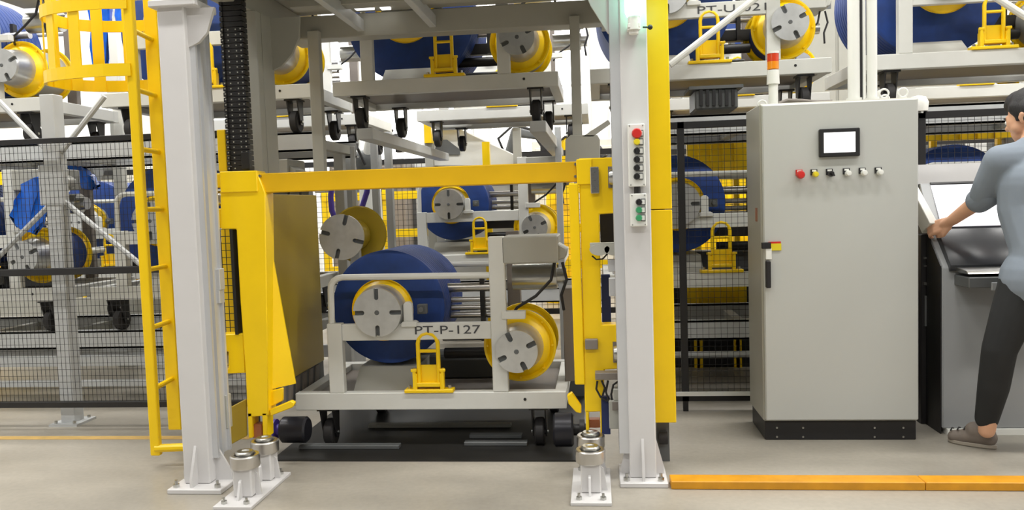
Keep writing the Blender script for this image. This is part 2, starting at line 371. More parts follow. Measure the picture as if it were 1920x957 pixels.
# yellow guard panel right of the right column
gr = thing('column_guard', 'tall yellow guard behind right column, joined by a seam', 'guard', (.29, 3.75, .2))
for (za, zb) in ((.21, 1.206), (1.21, 2.62)):
    c = MB(); c.box(.236, .347, 3.74, 3.82, za, zb); c.build('sheet', 'yellow', gr, bev=.003)
c = MB(); c.box(.26, .32, 3.82, 3.86, 0, 2.6); c.build('rear_strut', 'darkgrey', gr)
c = MB(); q = at(1236, 820, 3.78); c.lathe([(.0, -.02), (.03, -.02), (.03, .02), (0, .02)], (q.x+.02, 3.80, .12), 'x', 16); c.build('roller', 'rubber', gr)

# push-button boxes
def push_box(name, label, rc, btns):
    x0, x1, z0, z1 = rect(*rc, 3.47)
    t = thing(name, label, 'control box', ((x0+x1)/2, 3.52, z0))
    c = MB(); c.box(x0, x1, 3.474, 3.5195, z0, z1); c.build('housing', 'white', t, bev=.003)
    for sx in (x0+.008, x1-.008):
        for sz in (z0+.008, z1-.008):
            c = MB(); c.cyl((sx, 3.474, sz), (sx, 3.471, sz), .0025, seg=8); c.build('screw', 'steel', t)
    for (px, py, r, mat, kind) in btns:
        p = at(px, py, 3.46)
        c = MB(); c.prism([(p.x+.006, p.z-.014), (p.x+.026, p.z-.014), (p.x+.026, p.z+.014), (p.x+.006, p.z+.014)], 'y', 3.468, 3.475)
        pl = c.build('legend_plate', 'darkgrey', t)
        c = MB(); c.box(p.x+.010, p.x+.023, 3.466, 3.469, p.z-.010, p.z+.010); c.build('legend_card', 'white', pl)
        c = MB(); c.lathe([(0, .014), (r*.8, .014), (r*.8, .0), (r, -.004), (r, -.014), (r*.8, -.022), (0, -.022)], (p.x-.002, 3.475-.012+.012, p.z), 'y', 20)
        b_ = c.build('button' if kind != 'sel' else 'selector_switch', mat, t); b_['label'] = {'red': 'red mushroom stop button', 'ylw_btn': 'yellow button', 'green': 'green button', 'black': 'black selector knob'}[mat]
        if kind == 'sel':
            c = MB(); c.box(p.x-.006, p.x+.002, 3.44, 3.454, p.z-r*.95, p.z+r*.95); c.build('grip', 'black', b_)
    return t
push_box('push_button_box', 'long white push-button box with red stop button on the right column', (1178, 232, 1210, 350),
    [(1195, 250, .0215, 'red', 'm'), (1195, 266, .014, 'ylw_btn', 'm')] + [(1195, y, .014, 'black', 'sel') for y in (283, 299, 315, 331)])
push_box('push_button_box', 'short white push-button box with two green buttons, below the long one', (1182, 363, 1213, 425),
    [(1199, 379, .014, 'black', 'sel'), (1199, 394, .014, 'green', 'm'), (1199, 409, .014, 'green', 'm')])
cg = MB(); x0, x1, z0, z1 = rect(1187, 350, 1203, 363, 3.49); cg.cyl(((x0+x1)/2, 3.495, z0), ((x0+x1)/2, 3.495, z1), .014, seg=14)
tag(cg.build('cable_gland', 'black', loc=((x0+x1)/2, 3.495, z0)), 'short black cable gland joining the two white push-button boxes', 'cable gland')
# green lamp
gl = thing('signal_lamp', 'glowing green signal lamp on a white bracket atop the right column', 'lamp', (.19, 3.5, 2.0))
p = at(1188, 4, 3.44)
c = MB(); c.lathe([(0, -.11), (.03, -.11), (.038, -.09), (.038, .06), (.025, .09), (0, .095)], (p.x, 3.44, p.z+.05), 'z', 20); c.build('lens', 'greenlamp', gl)
c = MB(); c.cyl((p.x, 3.44, p.z-.115), (p.x, 3.44, p.z-.06), .026, seg=16); c.build('socket', 'white', gl)
q = at(1190, 52, 3.46)
c = MB(); c.box(q.x-.03, q.x+.02, 3.42, 3.519, q.z-.006, q.z+.012); c.cyl((q.x-.005, 3.45, q.z-.03), (q.x-.005, 3.45, q.z+.04), .02, seg=14); c.build('bracket', 'white', gl, bev=.002)
c = MB(); a, b = at(1205, 51, 3.5), at(1219, 51, 3.5); c.cyl(a, b, .004, seg=8); c.ball(b, .011); c.build('cable_end', 'black', gl)
pl = bpy.data.lights.new('green_light', 'POINT'); pl.energy = 3.2; pl.color = (.3, 1, .62); pl.shadow_soft_size = .05
lo = bpy.data.objects.new('green_light', pl); COL.objects.link(lo); lo.parent = gl; lo.location = Vector((p.x+.07, 3.40, p.z+.08))-wloc(gl)

# ================================================================== yellow lift frame
YF = 3.66
lf = thing('lift_carriage', 'large yellow lift frame between the two pale columns', 'lift', (-.85, YF, .15))
def lp(name, pts, Y, d, mat='yellow', bev=.004, parent=None):
    c = MB(); pprism(c, pts, Y, d); return c.build(name, mat, parent or lf, bev=bev)
def lb(name, rc, Y, d, mat='yellow', bev=.003, parent=None):
    c = MB(); pbox(c, *rc, Y, d); return c.build(name, mat, parent or lf, bev=bev)
# beam
a, b = at(480, 341, YF), at(1082, 321, YF)
c = MB(); c.box(a.x, b.x, YF+.015, YF+.10, 1.348, 1.440); c.build('cross_beam', 'beam', lf, bev=.004)
for px in (486, 1079):
    for py in ((330, 349) if px < 600 else (308, 331)):
        p = at(px, py, YF); c = MB(); c.cyl((p.x, YF+.016, p.z), (p.x, YF+.002, p.z), .007, seg=6); c.build('bolt', 'steel', lf)
# left post
lp('post', [(412, 322), (481, 320), (497, 362), (500, 560), (503, 780), (464, 783), (460, 697), (450, 560), (443, 430), (414, 430)], YF, .10)
lp('cap_block', [(411, 322), (481, 320), (483, 360), (413, 362)], YF-.008, .02)
lp('roller_arm', [(393, 326), (414, 325), (415, 352), (395, 353)], YF+.01, .06)
lp('roller_arm', [(396, 392), (415, 391), (415, 428), (398, 428)], YF+.01, .06)
lp('roller_arm', [(410, 628), (456, 626), (460, 700), (414, 702), (414, 694), (428, 692), (428, 660), (412, 660)], YF+.01, .08)
for (px, py) in ((403, 372), (421, 677)):
    p = at(px, py, YF); c = MB(); c.lathe([(0, -.03), (.032, -.03), (.036, -.02), (.036, .02), (.032, .03), (0, .03)], (p.x, YF+.05, p.z), 'x', 20); c.build('guide_roller', 'steel', lf)
    c = MB(); c.box(p.x-.004, p.x+.03, YF+.085, YF+.095, p.z-.05, p.z+.05); c.build('roller_backing', 'taupe', lf)
for (px0, px1) in ((464, 472), (491, 500)):
    c = MB(); pprism(c, [(px0, 775), (px1, 775), (px1+1, 822), (px0+2, 822)], YF, .08); c.build('fork_leg', 'yellow', lf, bev=.003)
lb('fork_block', (473, 796, 491, 822), YF+.02, .05, 'copper')
c = MB(); x0, x1, z0, z1 = rect(436, 430, 441, 628, YF); c.box(x0, x1, YF-.002, YF+.1, z0, z1); c.build('window_edge', 'black', lf)
# mesh in the left window
def mesh_wires(mb, x0, x1, z0, z1, Y, dx, dz, t=.0019):
    x = x0
    while x <= x1: mb.box(x-t/2, x+t/2, Y, Y+t, z0, z1); x += dx
    z = z0
    while z <= z1: mb.box(x0, x1, Y-t, Y, z-t/2, z+t/2); z += dz
x0, x1, z0, z1 = rect(416, 430, 440, 628, YF+.12)
c = MB(); c.box(x0-.01, x1, YF+.16, YF+.165, z0, z1); c.build('infill_sheet', 'yellow', lf)
c = MB(); mesh_wires(c, x0, x1, z0, z1, YF+.13, .025, .035, .003); o = c.build('wire_mesh', 'black', lf); o['kind'] = 'stuff'
lb('upper_post', (408, 243, 424, 322), YF+.12, .04)
# side panel, and a bright wedge shaped as the lit patch on it
X0 = at(503, 700, YF+.06).x
yb = (YF+.06)*(1120-503)/(1120-612)
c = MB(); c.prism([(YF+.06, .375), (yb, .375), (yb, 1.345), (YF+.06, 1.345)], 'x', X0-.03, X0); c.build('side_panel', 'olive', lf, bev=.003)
c = MB(); c.box(X0-.03, X0-.005, YF+.1, yb, .25, .375); c.build('sill_channel', 'darkgrey', lf)
for k in range(6):
    yk = YF+.2+k*.1; c = MB(); c.prism([(yk, .26), (yk+.05, .26), (yk+.07, .37), (yk+.02, .37)], 'x', X0-.006, X0+.002); c.build('slot_rib', 'taupe', lf)
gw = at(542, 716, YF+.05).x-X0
c = MB(); c.quadbox([(X0, YF+.04, .39), (X0+gw, YF+.13, .40), (X0+gw, YF+.14, .40), (X0, YF+.05, .39)], [(X0, YF+.04, 1.34), (X0+.012, YF+.06, 1.34), (X0+.012, YF+.07, 1.34), (X0, YF+.05, 1.34)]); c.build('lit_patch_wedge', 'yellow', lf)
lp('latch_lever', [(505, 769), (545, 752), (552, 757), (548, 765), (507, 781)], YF+.01, .03)
lp('bracket', [(503, 735), (530, 728), (530, 752), (505, 765)], YF+.04, .02)
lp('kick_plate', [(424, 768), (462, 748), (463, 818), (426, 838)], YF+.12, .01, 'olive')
# right post
lp('post', [(1085, 297), (1157, 295), (1158, 400), (1124, 402), (1128, 610), (1160, 609), (1164, 692), (1133, 694), (1132, 772), (1097, 774), (1092, 560)], YF, .09)
lp('edge_flange', [(1066, 345), (1084, 344), (1097, 722), (1078, 722)], YF-.01, .05)
lp('cap_block', [(1080, 299), (1110, 297), (1111, 346), (1082, 347)], YF-.008, .02)
for (px0, px1) in ((1098, 1104), (1125, 1132)):
    c = MB(); pprism(c, [(px0, 770), (px1, 770), (px1+1, 812), (px0+1, 812)], YF, .08); c.build('fork_leg', 'yellow', lf, bev=.003)
lb('fork_block', (1104, 788, 1125, 803), YF+.02, .05, 'copper')
for (px, py) in ((1152, 332), (1161, 662)):
    p = at(px, py, YF-.02); c = MB(); c.lathe([(0, -.025), (.032, -.025), (.036, -.015), (.036, .015), (.032, .025), (0, .025)], (p.x, YF-.03, p.z), 'x', 20); c.build('guide_roller', 'steel', lf)
    c = MB(); c.box(p.x-.028, p.x+.028, YF-.004, YF+.002, p.z-.048, p.z+.048); c.build('roller_backing', 'taupe', lf)
o = lb('sensor', (1107, 313, 1123, 363), YF-.025, .024, 'steel'); o['label'] = 'silver sensor block'
for py in (322, 338, 352):
    p = at(1115, py, YF-.026); c = MB(); c.cyl((p.x, YF-.025, p.z), (p.x, YF-.029, p.z), .004, seg=8); c.build('screw', 'darkgrey', lf)
lb('stop_pad', (1097, 637, 1121, 656), YF-.03, .03, 'taupe')
lp('latch_lever', [(1063, 742), (1072, 736), (1090, 762), (1090, 776), (1080, 774), (1066, 758)], YF+.01, .03)
lb('rear_plate', (1125, 400, 1160, 455), YF+.3, .01, 'black'); lb('rear_rail', (1128, 515, 1145, 605), YF+.2, .02, 'navy')
for (px0, px1) in ((529, 578), (1038, 1076)):
    p0, p1 = at(px0, 806, 3.96), at(px1, 806 if px0 < 700 else 812, 3.96)
    c = MB(); r = .068 if px0 < 700 else .085
    c.lathe([(0, 0), (r*.85, 0), (r, .01), (r, p1.x-p0.x-.01), (r*.85, p1.x-p0.x), (0, p1.x-p0.x)], (p0.x, 3.96, p0.z), 'x', 28); dr = c.build('drive_drum', 'drum', lf)
    q = -1 if px0 < 700 else 1
    xa = p0.x if q < 0 else p1.x
    c = MB(); c.cyl((xa, 3.96, p0.z), (xa+q*.07, 3.96, p0.z), .03, seg=12); c.cyl((xa+q*.03, 3.96, p0.z), (xa+q*.055, 3.96, p0.z), .055, seg=16); c.build('drum_shaft', 'purple' if q < 0 else 'black', dr)

# dark plate and rails in the floor of the lift bay
fp = thing('lift_bay_plate', 'dark steel floor plate with low rails under the white reel cart', 'floor plate', (-.85, 4.2, 0))
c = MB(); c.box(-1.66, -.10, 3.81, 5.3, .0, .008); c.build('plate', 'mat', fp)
for (pa, pb, w_, mat) in (((560, 846), (750, 844), .05, 'darkgrey'), ((870, 840), (990, 836), .05, 'darkgrey'), ((690, 806), (960, 800), .05, 'grey'), ((880, 826), (980, 822), .05, 'darkgrey')):
    a, b = fl(*pa), fl(*pb); c = MB(); c.box(a.x, b.x, a.y, a.y+w_, .008, .028); c.build('rail', mat, fp, bev=.003)
c = MB(); c.box(-1.66, -.10, 5.1, 5.16, .008, .16); c.build('rear_stop', 'darkgrey', fp)

# ================================================================== floor stops
def stop(label, x, y0, y1, z_front):
    t = thing('lift_stop', label, 'lift stop', (x, y0+.2, 0), 'steel lift stops on the floor')
    c = MB(); c.box(x-.085, x+.085, y0, y1, 0, .015); c.build('base_plate', 'column', t, bev=.002)
    for yy in (y0+.15, y0+.36):
        c = MB(); c.box(x-.043, x+.043, yy-.043, yy+.043, .015, .145); c.build('pillar', 'column', t, bev=.006)
        c = MB(); c.lathe([(0, .14), (.062, .14), (.064, .145), (.064, .19), (.06, .195), (.046, .195), (.046, .185), (0, .185)], (x, yy, 0), 'z', 28); c.build('collar', 'chrome', t)
        c = MB(); c.lathe([(0, .185), (.04, .185), (.04, .205), (.034, .21), (.02, .21), (.018, .206), (0, .206)], (x, yy, 0), 'z', 24); c.build('cap', 'steel', t)
        for s_ in (-1,):
            c = MB(); c.prism([(yy+s_*.043, .015), (yy+s_*.043, .095), (yy+s_*.058, .085), (yy+s_*.085, .015)], 'x', x-.01, x+.0); c.build('gusset', 'column', t)
        c = MB(); c.prism([(x+.043, .015), (x+.043, .12), (x+.055, .11), (x+.07, .015)], 'y', yy-.006, yy+.006); c.build('gusset', 'column', t)
    for bx in (x-.05, x+.05):
        for by in (y0+.035, y1-.035):
            c = MB(); c.cyl((bx, by, .015), (bx, by, .028), .013, seg=6); c.cyl((bx, by, .028), (bx, by, .042), .006, seg=8); c.build('bolt', 'steel', t)
    return t
stop('white two-pillar lift stop with steel collars beside the left column foot', -1.565, 3.165, 3.61, 0)
stop('white two-pillar lift stop with steel collars beside the right column foot', -.052, 3.24, 3.68, 0)

# ================================================================== reel carts
CART_CLIP = -.88
def hub_shape(R, rot, n=4, inner=.52, w=.012):
    pts = []; N = 96; angs = [rot+2*math.pi*k/n for k in range(n)]
    wa = w*R/.13
    for k in range(n):
        a = angs[k]; d = Vector((math.cos(a), math.sin(a))); p = Vector((-d.y, d.x)); ri = R*inner
        ro = math.sqrt(R*R-wa*wa)
        pts.append(d*ro-p*wa); pts.append(d*(ri+wa)-p*wa)
        for j in range(1, 6):
            t = math.pi*j/6; pts.append(d*(ri+wa-math.sin(t)*wa)-p*(math.cos(t)*wa))
        pts.append(d*(ri+wa)+p*wa); pts.append(d*ro+p*wa)
        a0 = a+math.asin(wa/R); a1 = angs[(k+1) % n]-math.asin(wa/R)
        if a1 < a0: a1 += 2*math.pi
        for j in range(1, 12): t = a0+(a1-a0)*j/12; pts.append(Vector((math.cos(t), math.sin(t)))*R)
    return pts
def hub(parent, x, z, y, R, rot, w=.012):
    c = MB(); c.prism([(x+p.x, z+p.y) for p in hub_shape(R, rot, w=w)], 'y', y, y+.02); h = c.build('hub_plate', 'hub', parent, local=True)
    c = MB(); c.lathe([(0, -.004), (.010, -.004), (.014, .002), (0, .002)], (x, y, z), 'y', 16); c.build('centre_screw', 'darkgrey', h, local=True)
    c = MB(); c.cyl((x, y+.0205, z), (x, y+.0225, z), R*.97, seg=40); c.build('hub_well', 'darkgrey', h, local=True)
    return h
def make_cart():
    t = thing('reel_cart', '', 'cart', (0, 0, 0))
    c = MB(); c.box(-.715, .705, 0, .06, .211, .300); c.build('front_beam', 'cart', t, bev=.003, local=True)
    c = MB(); c.box(-.715, .705, .79, .85, .211, .300); c.build('rear_beam', 'cart', t, bev=.003, local=True)
    for x0, x1 in ((-.715, -.655), (.645, .705)):
        c = MB(); c.box(x0, x1, .06, .79, .215, .296); c.build('side_beam', 'cart', t, bev=.003, local=True)
    c = MB(); c.box(-.655, .645, .08, .77, .25, .262); c.build('deck', 'taupe', t, local=True)
    c = MB(); c.box(-.40, .30, .5, .7, .262, .40); c.build('gear_housing', 'darkgrey', t, bev=.01, local=True)
    c = MB(); c.prism([(.06, .29), (.75, .29), (.75, .40), (.2, .40)], 'x', -.42, -.10); c.build('trough', 'grey', t, local=True)
    for y in (.0, .80):
        c = MB(); c.box(-.528, -.450, y, y+.05, .30, .665); c.build('short_post', 'cart', t, bev=.003, local=True)
        c = MB(); c.box(.332, .412, y, y+.05, .30, 1.095); c.build('tall_post', 'cart' if y < .4 else 'taupe', t, bev=.004, local=True)  # rear post in taupe, its shade put into the colour
        c = MB(); c.box(-.450, .332, y+.005, y+.045, .574, .660); c.build('cross_rail', 'cart', t, bev=.003, local=True)
        pts = [(-.508, y+.025, .66), (-.505, y+.025, .84)] + [(-.505+.06-.06*math.cos(q), y+.025, .845+.058*math.sin(q)) for q in (.4, .8, 1.2)] + [(-.44, y+.025, .905), (.34, y+.025, .898)]
        c = MB(); c.tube(pts, .017, 10); c.build('guard_hoop', 'cart', t, local=True)
    c = MB(); c.prism([(-.13, .645), (-.05, .645), (-.05, .665), (-.065, .672), (-.12, .672), (-.13, .665)], 'y', -.012, .05); c.prism([(-.118, .67), (-.073, .67), (-.073, .76), (-.085, .772), (-.106, .772), (-.118, .76)], 'y', .0, .03); c.build('stop_block', 'cart', t, bev=.002, local=True)
    c = MB(); c.box(-.06, -.01, .06, .10, .70, .75); c.cyl((-.035, .06, .725), (-.035, .03, .725), .014, seg=12); c.build('bearing_block', 'darkgrey', t, bev=.003, local=True)
    c = MB(); c.box(.40, .685, .0, .30, .955, 1.092); c.prism([(.66, .96), (.72, .975), (.73, 1.02), (.685, 1.05), (.66, 1.05)], 'y', .02, .2); c.build('motor_cover', 'grey', t, bev=.006, local=True)
    c = MB(); c.box(.69, .75, .25, .4, .296, .80); c.build('motor_bracket', 'taupe', t, bev=.003, local=True)
    c = MB(); c.cyl((.42, .32, .86), (.66, .32, .86), .07, seg=20); c.cyl((.66, .32, .86), (.71, .32, .86), .045, seg=14); c.build('drive_motor', 'steel', t, local=True)
    c = MB(); c.tube([(.66, .1, .95), (.64, .09, .86), (.56, .08, .78), (.46, .1, .72), (.43, .15, .68)], .008, 8); c.build('cable', 'black', t, local=True)
    c = MB(); c.tube([(.70, .1, .95), (.72, .1, .86), (.69, .1, .78), (.70, .12, .70)], .008, 8); c.build('cable', 'black', t, local=True)
    c = MB(); c.box(.39, .51, -.01, .04, .675, .715); c.build('clamp_arm', 'cart', t, bev=.003, local=True)
    for i, (z, y, r) in enumerate(((.80, .40, .026), (.73, .42, .016), (.685, .42, .016), (.64, .45, .02))):
        c = MB(); c.cyl((-.05, y, z), (.36, y, z), r, seg=14); c.build('guide_roller', 'chrome', t, local=True)
    c = MB(); c.box(.225, .25, .38, .42, .5, .88); c.build('roller_bracket', 'black', t, local=True)
    c = MB(); c.box(.0, .32, .40, .46, .50, .57); c.cyl((.02, .35, .44), (.30, .35, .44), .03, seg=12); c.build('tension_arm', 'black', t, bev=.003, local=True)
    # latch
    c = MB(); c.box(-.128, .128, -.012, .05, .300, .318); lt = c.build('latch', 'yellow', t, bev=.003, local=True); lt['label'] = 'yellow drop latch with a loop handle'
    c = MB(); c.box(-.075, -.06, -.008, .045, .318, .40); c.box(.06, .075, -.008, .045, .318, .40); c.box(-.09, -.06, -.012, .0, .41, .425); c.box(.06, .09, -.012, .0, .41, .425)
    c.box(-.056, .056, .02, .035, .33, .44); c.box(-.06, .06, -.01, .02, .332, .352); c.box(-.082, -.066, -.01, .02, .318, .425); c.box(.066, .082, -.01, .02, .318, .425); c.build('latch_housing', 'yellow', lt, bev=.002, local=True)
    pts = [(-.052, .012, .35), (-.052, .012, .555)] + [(-.052*math.cos(q), .012, .555+.052*math.sin(q)) for q in (.5, 1.0, 1.57, 2.14, 2.64)] + [(.052, .012, .555), (.052, .012, .35)]
    c = MB(); c.tube(pts, .011, 10); c.cyl((-.052, .012, .515), (.052, .012, .515), .009, seg=10); c.build('latch_handle', 'yellow', lt, local=True)
    for sx in (-.105, .105):
        c = MB(); c.cyl((sx, .02, .318), (sx, .02, .335), .009, seg=6); c.build('latch_bolt', 'steel', lt, local=True)
    # casters
    for (x, y) in ((-.56, .07), (-.46, .72), (.56, .07), (.60, .72)):
        c = MB(); c.box(x-.05, x+.05, y-.05, y+.05, .200, .211); c.prism([(y-.045, .20), (y+.055, .20), (y+.04, .05), (y, .05)], 'x', x-.038, x-.030); c.prism([(y-.045, .20), (y+.055, .20), (y+.04, .05), (y, .05)], 'x', x+.030, x+.038); cs = c.build('caster', 'black', t, local=True)
        c = MB(); c.lathe([(.02, -.026), (.062, -.026), (.072, -.018), (.072, .018), (.062, .026), (.02, .026)], (x, y+.02, .072), 'x', 20); c.build('wheel', 'rubber', cs, local=True)
        c = MB(); c.cyl((x-.044, y+.02, .072), (x+.044, y+.02, .072), .009, seg=8)
        c.build('axle', 'steel', cs, local=True)
    c = MB(); c.cyl((.495, -.002, .262), (.495, .001, .262), .008, seg=12); c.build('hole_plug', 'black', t, local=True)
    return t
def make_roll(R, rim):
    t = thing('liner_roll', '', 'roll')
    prof = [(.13, .19)] + [(R-.02, .19), (R, .20)]
    k = 14
    for i in range(k):
        y = .21+i*.04; prof += [(R, y), (R, y+.030), (R-.003, y+.034), (R-.003, y+.038)]
    prof += [(R, .78), (R-.02, .79), (.13, .79)]
    c = MB(); c.lathe(prof, (-.248, 0, .724), 'y', 64); c.build('wound_cloth', 'blue', t, local=True)
    c = MB(); c.lathe([(.138, .05), (rim-.004, .075), (rim, .07), (rim+.002, .08), (rim-.004, .10), (.13, .188)], (-.248, 0, .724), 'y', 56); c.build('rim', 'yellow', t, local=True)
    c = MB(); c.lathe([(0, -.012), (.122, -.012), (.139, .052), (.139, .19), (0, .19)], (-.248, 0, .724), 'y', 40); c.build('rim_dish', 'hub', t, local=True)
    hub(t, -.248, .724, -.035, .125, math.pi/2)
    c = MB(); c.cyl((-.248, -.015, .724), (-.248, .84, .724), .03, seg=14); c.build('axle', 'steel', t, local=True)
    return t
def make_spool(core):
    t = thing('flanged_spool', '', 'spool'); x, z = .462, .512
    for y, nm in ((.15, 'front_flange'), (.42, 'rear_flange')):
        c = MB(); c.lathe([(.125, y-.03), (.165, y+.012), (.18, y), (.19, y), (.192, y+.008), (.18, y+.016), (.166, y+.03), (.138, y+.05), (.125, y+.05)], (x, 0, z), 'y', 56); c.build(nm, 'yellow', t, local=True)
    c = MB(); c.lathe([(0, -.008), (.104, -.008), (.118, .06), (.128, .12), (.128, .19), (0, .19)], (x, 0, z), 'y', 40); c.build('flange_dish', 'hub', t, local=True)
    c = MB(); c.lathe([(0, .215), (.155, .215), (.155, .42), (0, .42)], (x, 0, z), 'y', 48); c.build('wound_core', core, t, local=True)
    hub(t, x, z, -.03, .108, math.radians(115), .016)
    for k in range(8):
        q = 2*math.pi*k/8; c = MB(); c.cyl((x+.172*math.cos(q), .150, z+.172*math.sin(q)), (x+.172*math.cos(q), .165, z+.172*math.sin(q)), .006, seg=8); c.build('rivet', 'yellow', t, local=True)
    c = MB(); c.cyl((x, -.015, z), (x, .84, z), .025, seg=12); c.build('axle', 'steel', t, local=True)
    return t
P_cart, P_roll, P_big, P_mid = make_cart(), make_roll(.307, .163), make_roll(.42, .19), make_roll(.365, .17)
P_spool, P_spoolb = make_spool('grey'), make_spool('blue')
used = set()
def inst(P, loc, label, group):
    o = P if P.name not in used else copy_tree(P)
    used.add(P.name)
    return put(o, loc, label, group)
def cart(cx, Y, z, where, roll='s', spool='g', text=None, tx=None):
    o = inst(P_cart, (cx, Y, z), 'white reel cart ' + where, 'white reel carts')
    if text: writing(text, .062, 'ink', o, (cx+tx[0], Y-.0005 if not tx[2] else Y+tx[2], z+tx[1]), width=tx[3])
    if roll: inst({'s': P_roll, 'b': P_big, 'm': P_mid}[roll], (cx, Y, z), ('blue liner roll on the white cart ' if roll in 'sm' else 'extra large blue liner roll on white cart ') + where, 'blue liner rolls')
    if spool: inst(P_spool if spool == 'g' else P_spoolb, (cx, Y, z), 'yellow-rimmed spool on the white cart ' + where, 'yellow-rimmed spools')
    return o
ZL, ZU = .50, 1.76
cart(-.88, 4.0, 0, 'inside the yellow lift frame', text='PT-P-127', tx=(.105, .622, .0035, .34))
cart(-.915, 4.95, ZU, 'on the upper level behind the lift', 'b', 'g')
cart(.70, 4.95, ZU, 'on the upper level above the beacon', 'b', 'b', text='PT-U-021', tx=(.14, .615, .0035, .40))
cart(2.31, 4.95, ZU, 'on the upper level above the person', 'b', 'g')
cart(.75, 4.95, ZL, 'behind the fence beside the control cabinet', 's', 'b')
cart(2.42, 4.95, ZL, 'behind the fence beyond the console', 's', 'g')
cart(-4.25, 4.95, ZL, 'behind the fence at the frame edge', 's', 'b')
cart(-2.63, 4.95, ZL, 'behind the fence and the ladder', 'm', 'g')
cart(-4.30, 4.95, ZU, 'on upper level at frame edge', 'b', 'g')
cart(-2.47, 4.95, ZU, 'behind the ladder cage, upper level', 'b', 'b')
cart(-.97, 6.6, ZL+.05, 'in the second row, seen through the lift', 's', 'g')
cart(-.75, 6.6, ZU, 'on the second upper row behind the lift', None, None)
cart(-4.25, 6.6, ZL, 'in the second row behind the rack post', 'm', 'g')
cart(-2.60, 6.6, ZU, 'in the second upper row, left', 'b', None)
cart(1.15, 6.6, ZU, 'on the second upper row behind the beacon', 'b', 'g')
cart(2.95, 6.6, ZU, 'on second upper row above the person', 'm', 'b')

# ================================================================== conveyor racks
def rack(name, label, x0, x1, Y, zt, posts, group, braces=True, depth=.85, ties=()):
    t = thing(name, label, 'conveyor', ((x0+x1)/2, Y, 0), group)
    for y in (Y, Y+depth-.06):
        c = MB(); c.box(x0, x1, y, y+.012, zt-.12, zt); c.box(x0, x1, y, y+.06, zt-.012, zt); c.box(x0, x1, y, y+.06, zt-.12, zt-.108); c.build('track_beam', 'rack', t)
    n = max(2, int((x1-x0)/.6))
    for i in range(n+1):
        xx = x0+.05+(x1-x0-.1)*i/n; c = MB(); c.box(xx-.03, xx+.03, Y+.06, Y+depth-.06, zt-.10, zt-.04); c.build('cross_bar', 'grey', t)
    for (yy, za, zb) in ties:
        c = MB(); c.box(x0, x1, Y+yy, Y+yy+.05, za, zb); c.build('tie_beam', 'rack', t, bev=.003)
    for (px, Yp, top, bottom) in posts:
        c = MB(); c.box(px-.045, px+.045, Yp, Yp+.09, bottom+.012, top); c.build('post', 'rack', t, bev=.003)
        c = MB(); c.box(px-.09, px+.09, Yp-.05, Yp+.14, bottom, bottom+.014); c.build('post_plate', 'rack', t)
        for s_ in (-1, 1):
            for q in (-.06, .06):
                c = MB(); c.cyl((px+q, Yp+.045+s_*.07, bottom+.014), (px+q, Yp+.045+s_*.07, bottom+.03), .01, seg=6); c.build('bolt', 'steel', t)
        if braces and top > 1.5:
            for s_ in (-1, 1):
                c = MB(); c.tube([(px+s_*.04, Yp+.05, 1.36), (px+s_*.52, Yp+.05, .95)], .016, 8); c.build('brace', 'rack', t)
                c = MB(); c.tube([(px+s_*.04, Yp+.05, 1.66), (px+s_*.34, Yp+.05, 1.98)], .016, 8); c.build('brace', 'rack', t)
            c = MB(); c.box(px-.08, px+.08, Yp-.006, Yp+.0, 1.34, 1.58); c.build('brace_plate', 'rack', t, bev=.003)
    return t
rack('conveyor_rack', 'lower grey conveyor track behind the fence beyond the yellow ladder', -6.2, -1.95, 5.0, ZL, [(-3.24, 4.5, 2.0, 0), (-5.4, 4.5, 2.0, 0)], 'conveyor racks', ties=((.0, .26, .33), (.75, .16, .25), (.3, .30, .36), (.0, .12, .16)))
rack('conveyor_rack', 'upper grey conveyor track above the fence, behind the ladder cage', -6.2, -1.75, 5.0, ZU, [(-2.95, 5.9, 1.66, 0), (-1.86, 5.9, 1.66, 0)], 'conveyor racks', braces=False)
rack('conveyor_rack', 'lower grey conveyor track behind the fence beside the control cabinet', .25, 4.6, 5.0, ZL, [(2.9, 5.75, .36, 0)], 'conveyor racks', braces=False, ties=((.0, .28, .30), (.75, .12, .15)))
c = MB(); c.box(.2, 4.6, 6.0, 6.03, .0, .62); tag(c.build('added_skirt_plate', 'black', loc=(2, 6.0, 0)), 'dark sheet added as shade under the lower track beside the cabinet', 'plate')  # dark sheet added to stand for the shade below the track
c = MB(); c.box(-6.2, -3.0, 7.6, 7.63, .0, .45); tag(c.build('added_skirt_plate', 'grey', loc=(-5, 7.6, 0)), 'added grey skirt plate under the second row behind the left fence', 'plate')
rack('conveyor_rack', 'upper grey conveyor track above the control cabinet and person', .25, 4.6, 5.0, ZU, [(1.62, 5.9, 1.66, 0), (3.2, 5.9, 1.66, 0)], 'conveyor racks', braces=False)
rack('conveyor_rack', 'lower second-row conveyor track seen through the lift', -3.6, .1, 6.65, ZL+.05, [(-3.3, 6.7, .45, 0)], 'conveyor racks', braces=False)
rk = thing('transfer_rail_pair', 'grey upper transfer rails with posts behind the lift', 'rails', (-.9, 5.4, 0))
for xx in (-1.42, -.34):
    c = MB(); c.box(xx-.05, xx+.05, 4.9, 7.5, ZU-.07, ZU-.002); c.build('rail', 'rack', rk, bev=.003)
for (px, y0, y1, Y, w_) in ((635, 190, 480, 5.7, .07), (702, 200, 480, 6.0, .05), (728, 215, 480, 6.1, .055), (662, 330, 520, 5.5, .03), (1048, 195, 300, 6.3, .05)):
    a = at(px, 330, Y); c = MB(); c.box(a.x-w_/2, a.x+w_/2, Y, Y+w_, .0, 1.85 if Y > 5.9 else 1.7); c.build('upright', 'rack', rk, bev=.003)
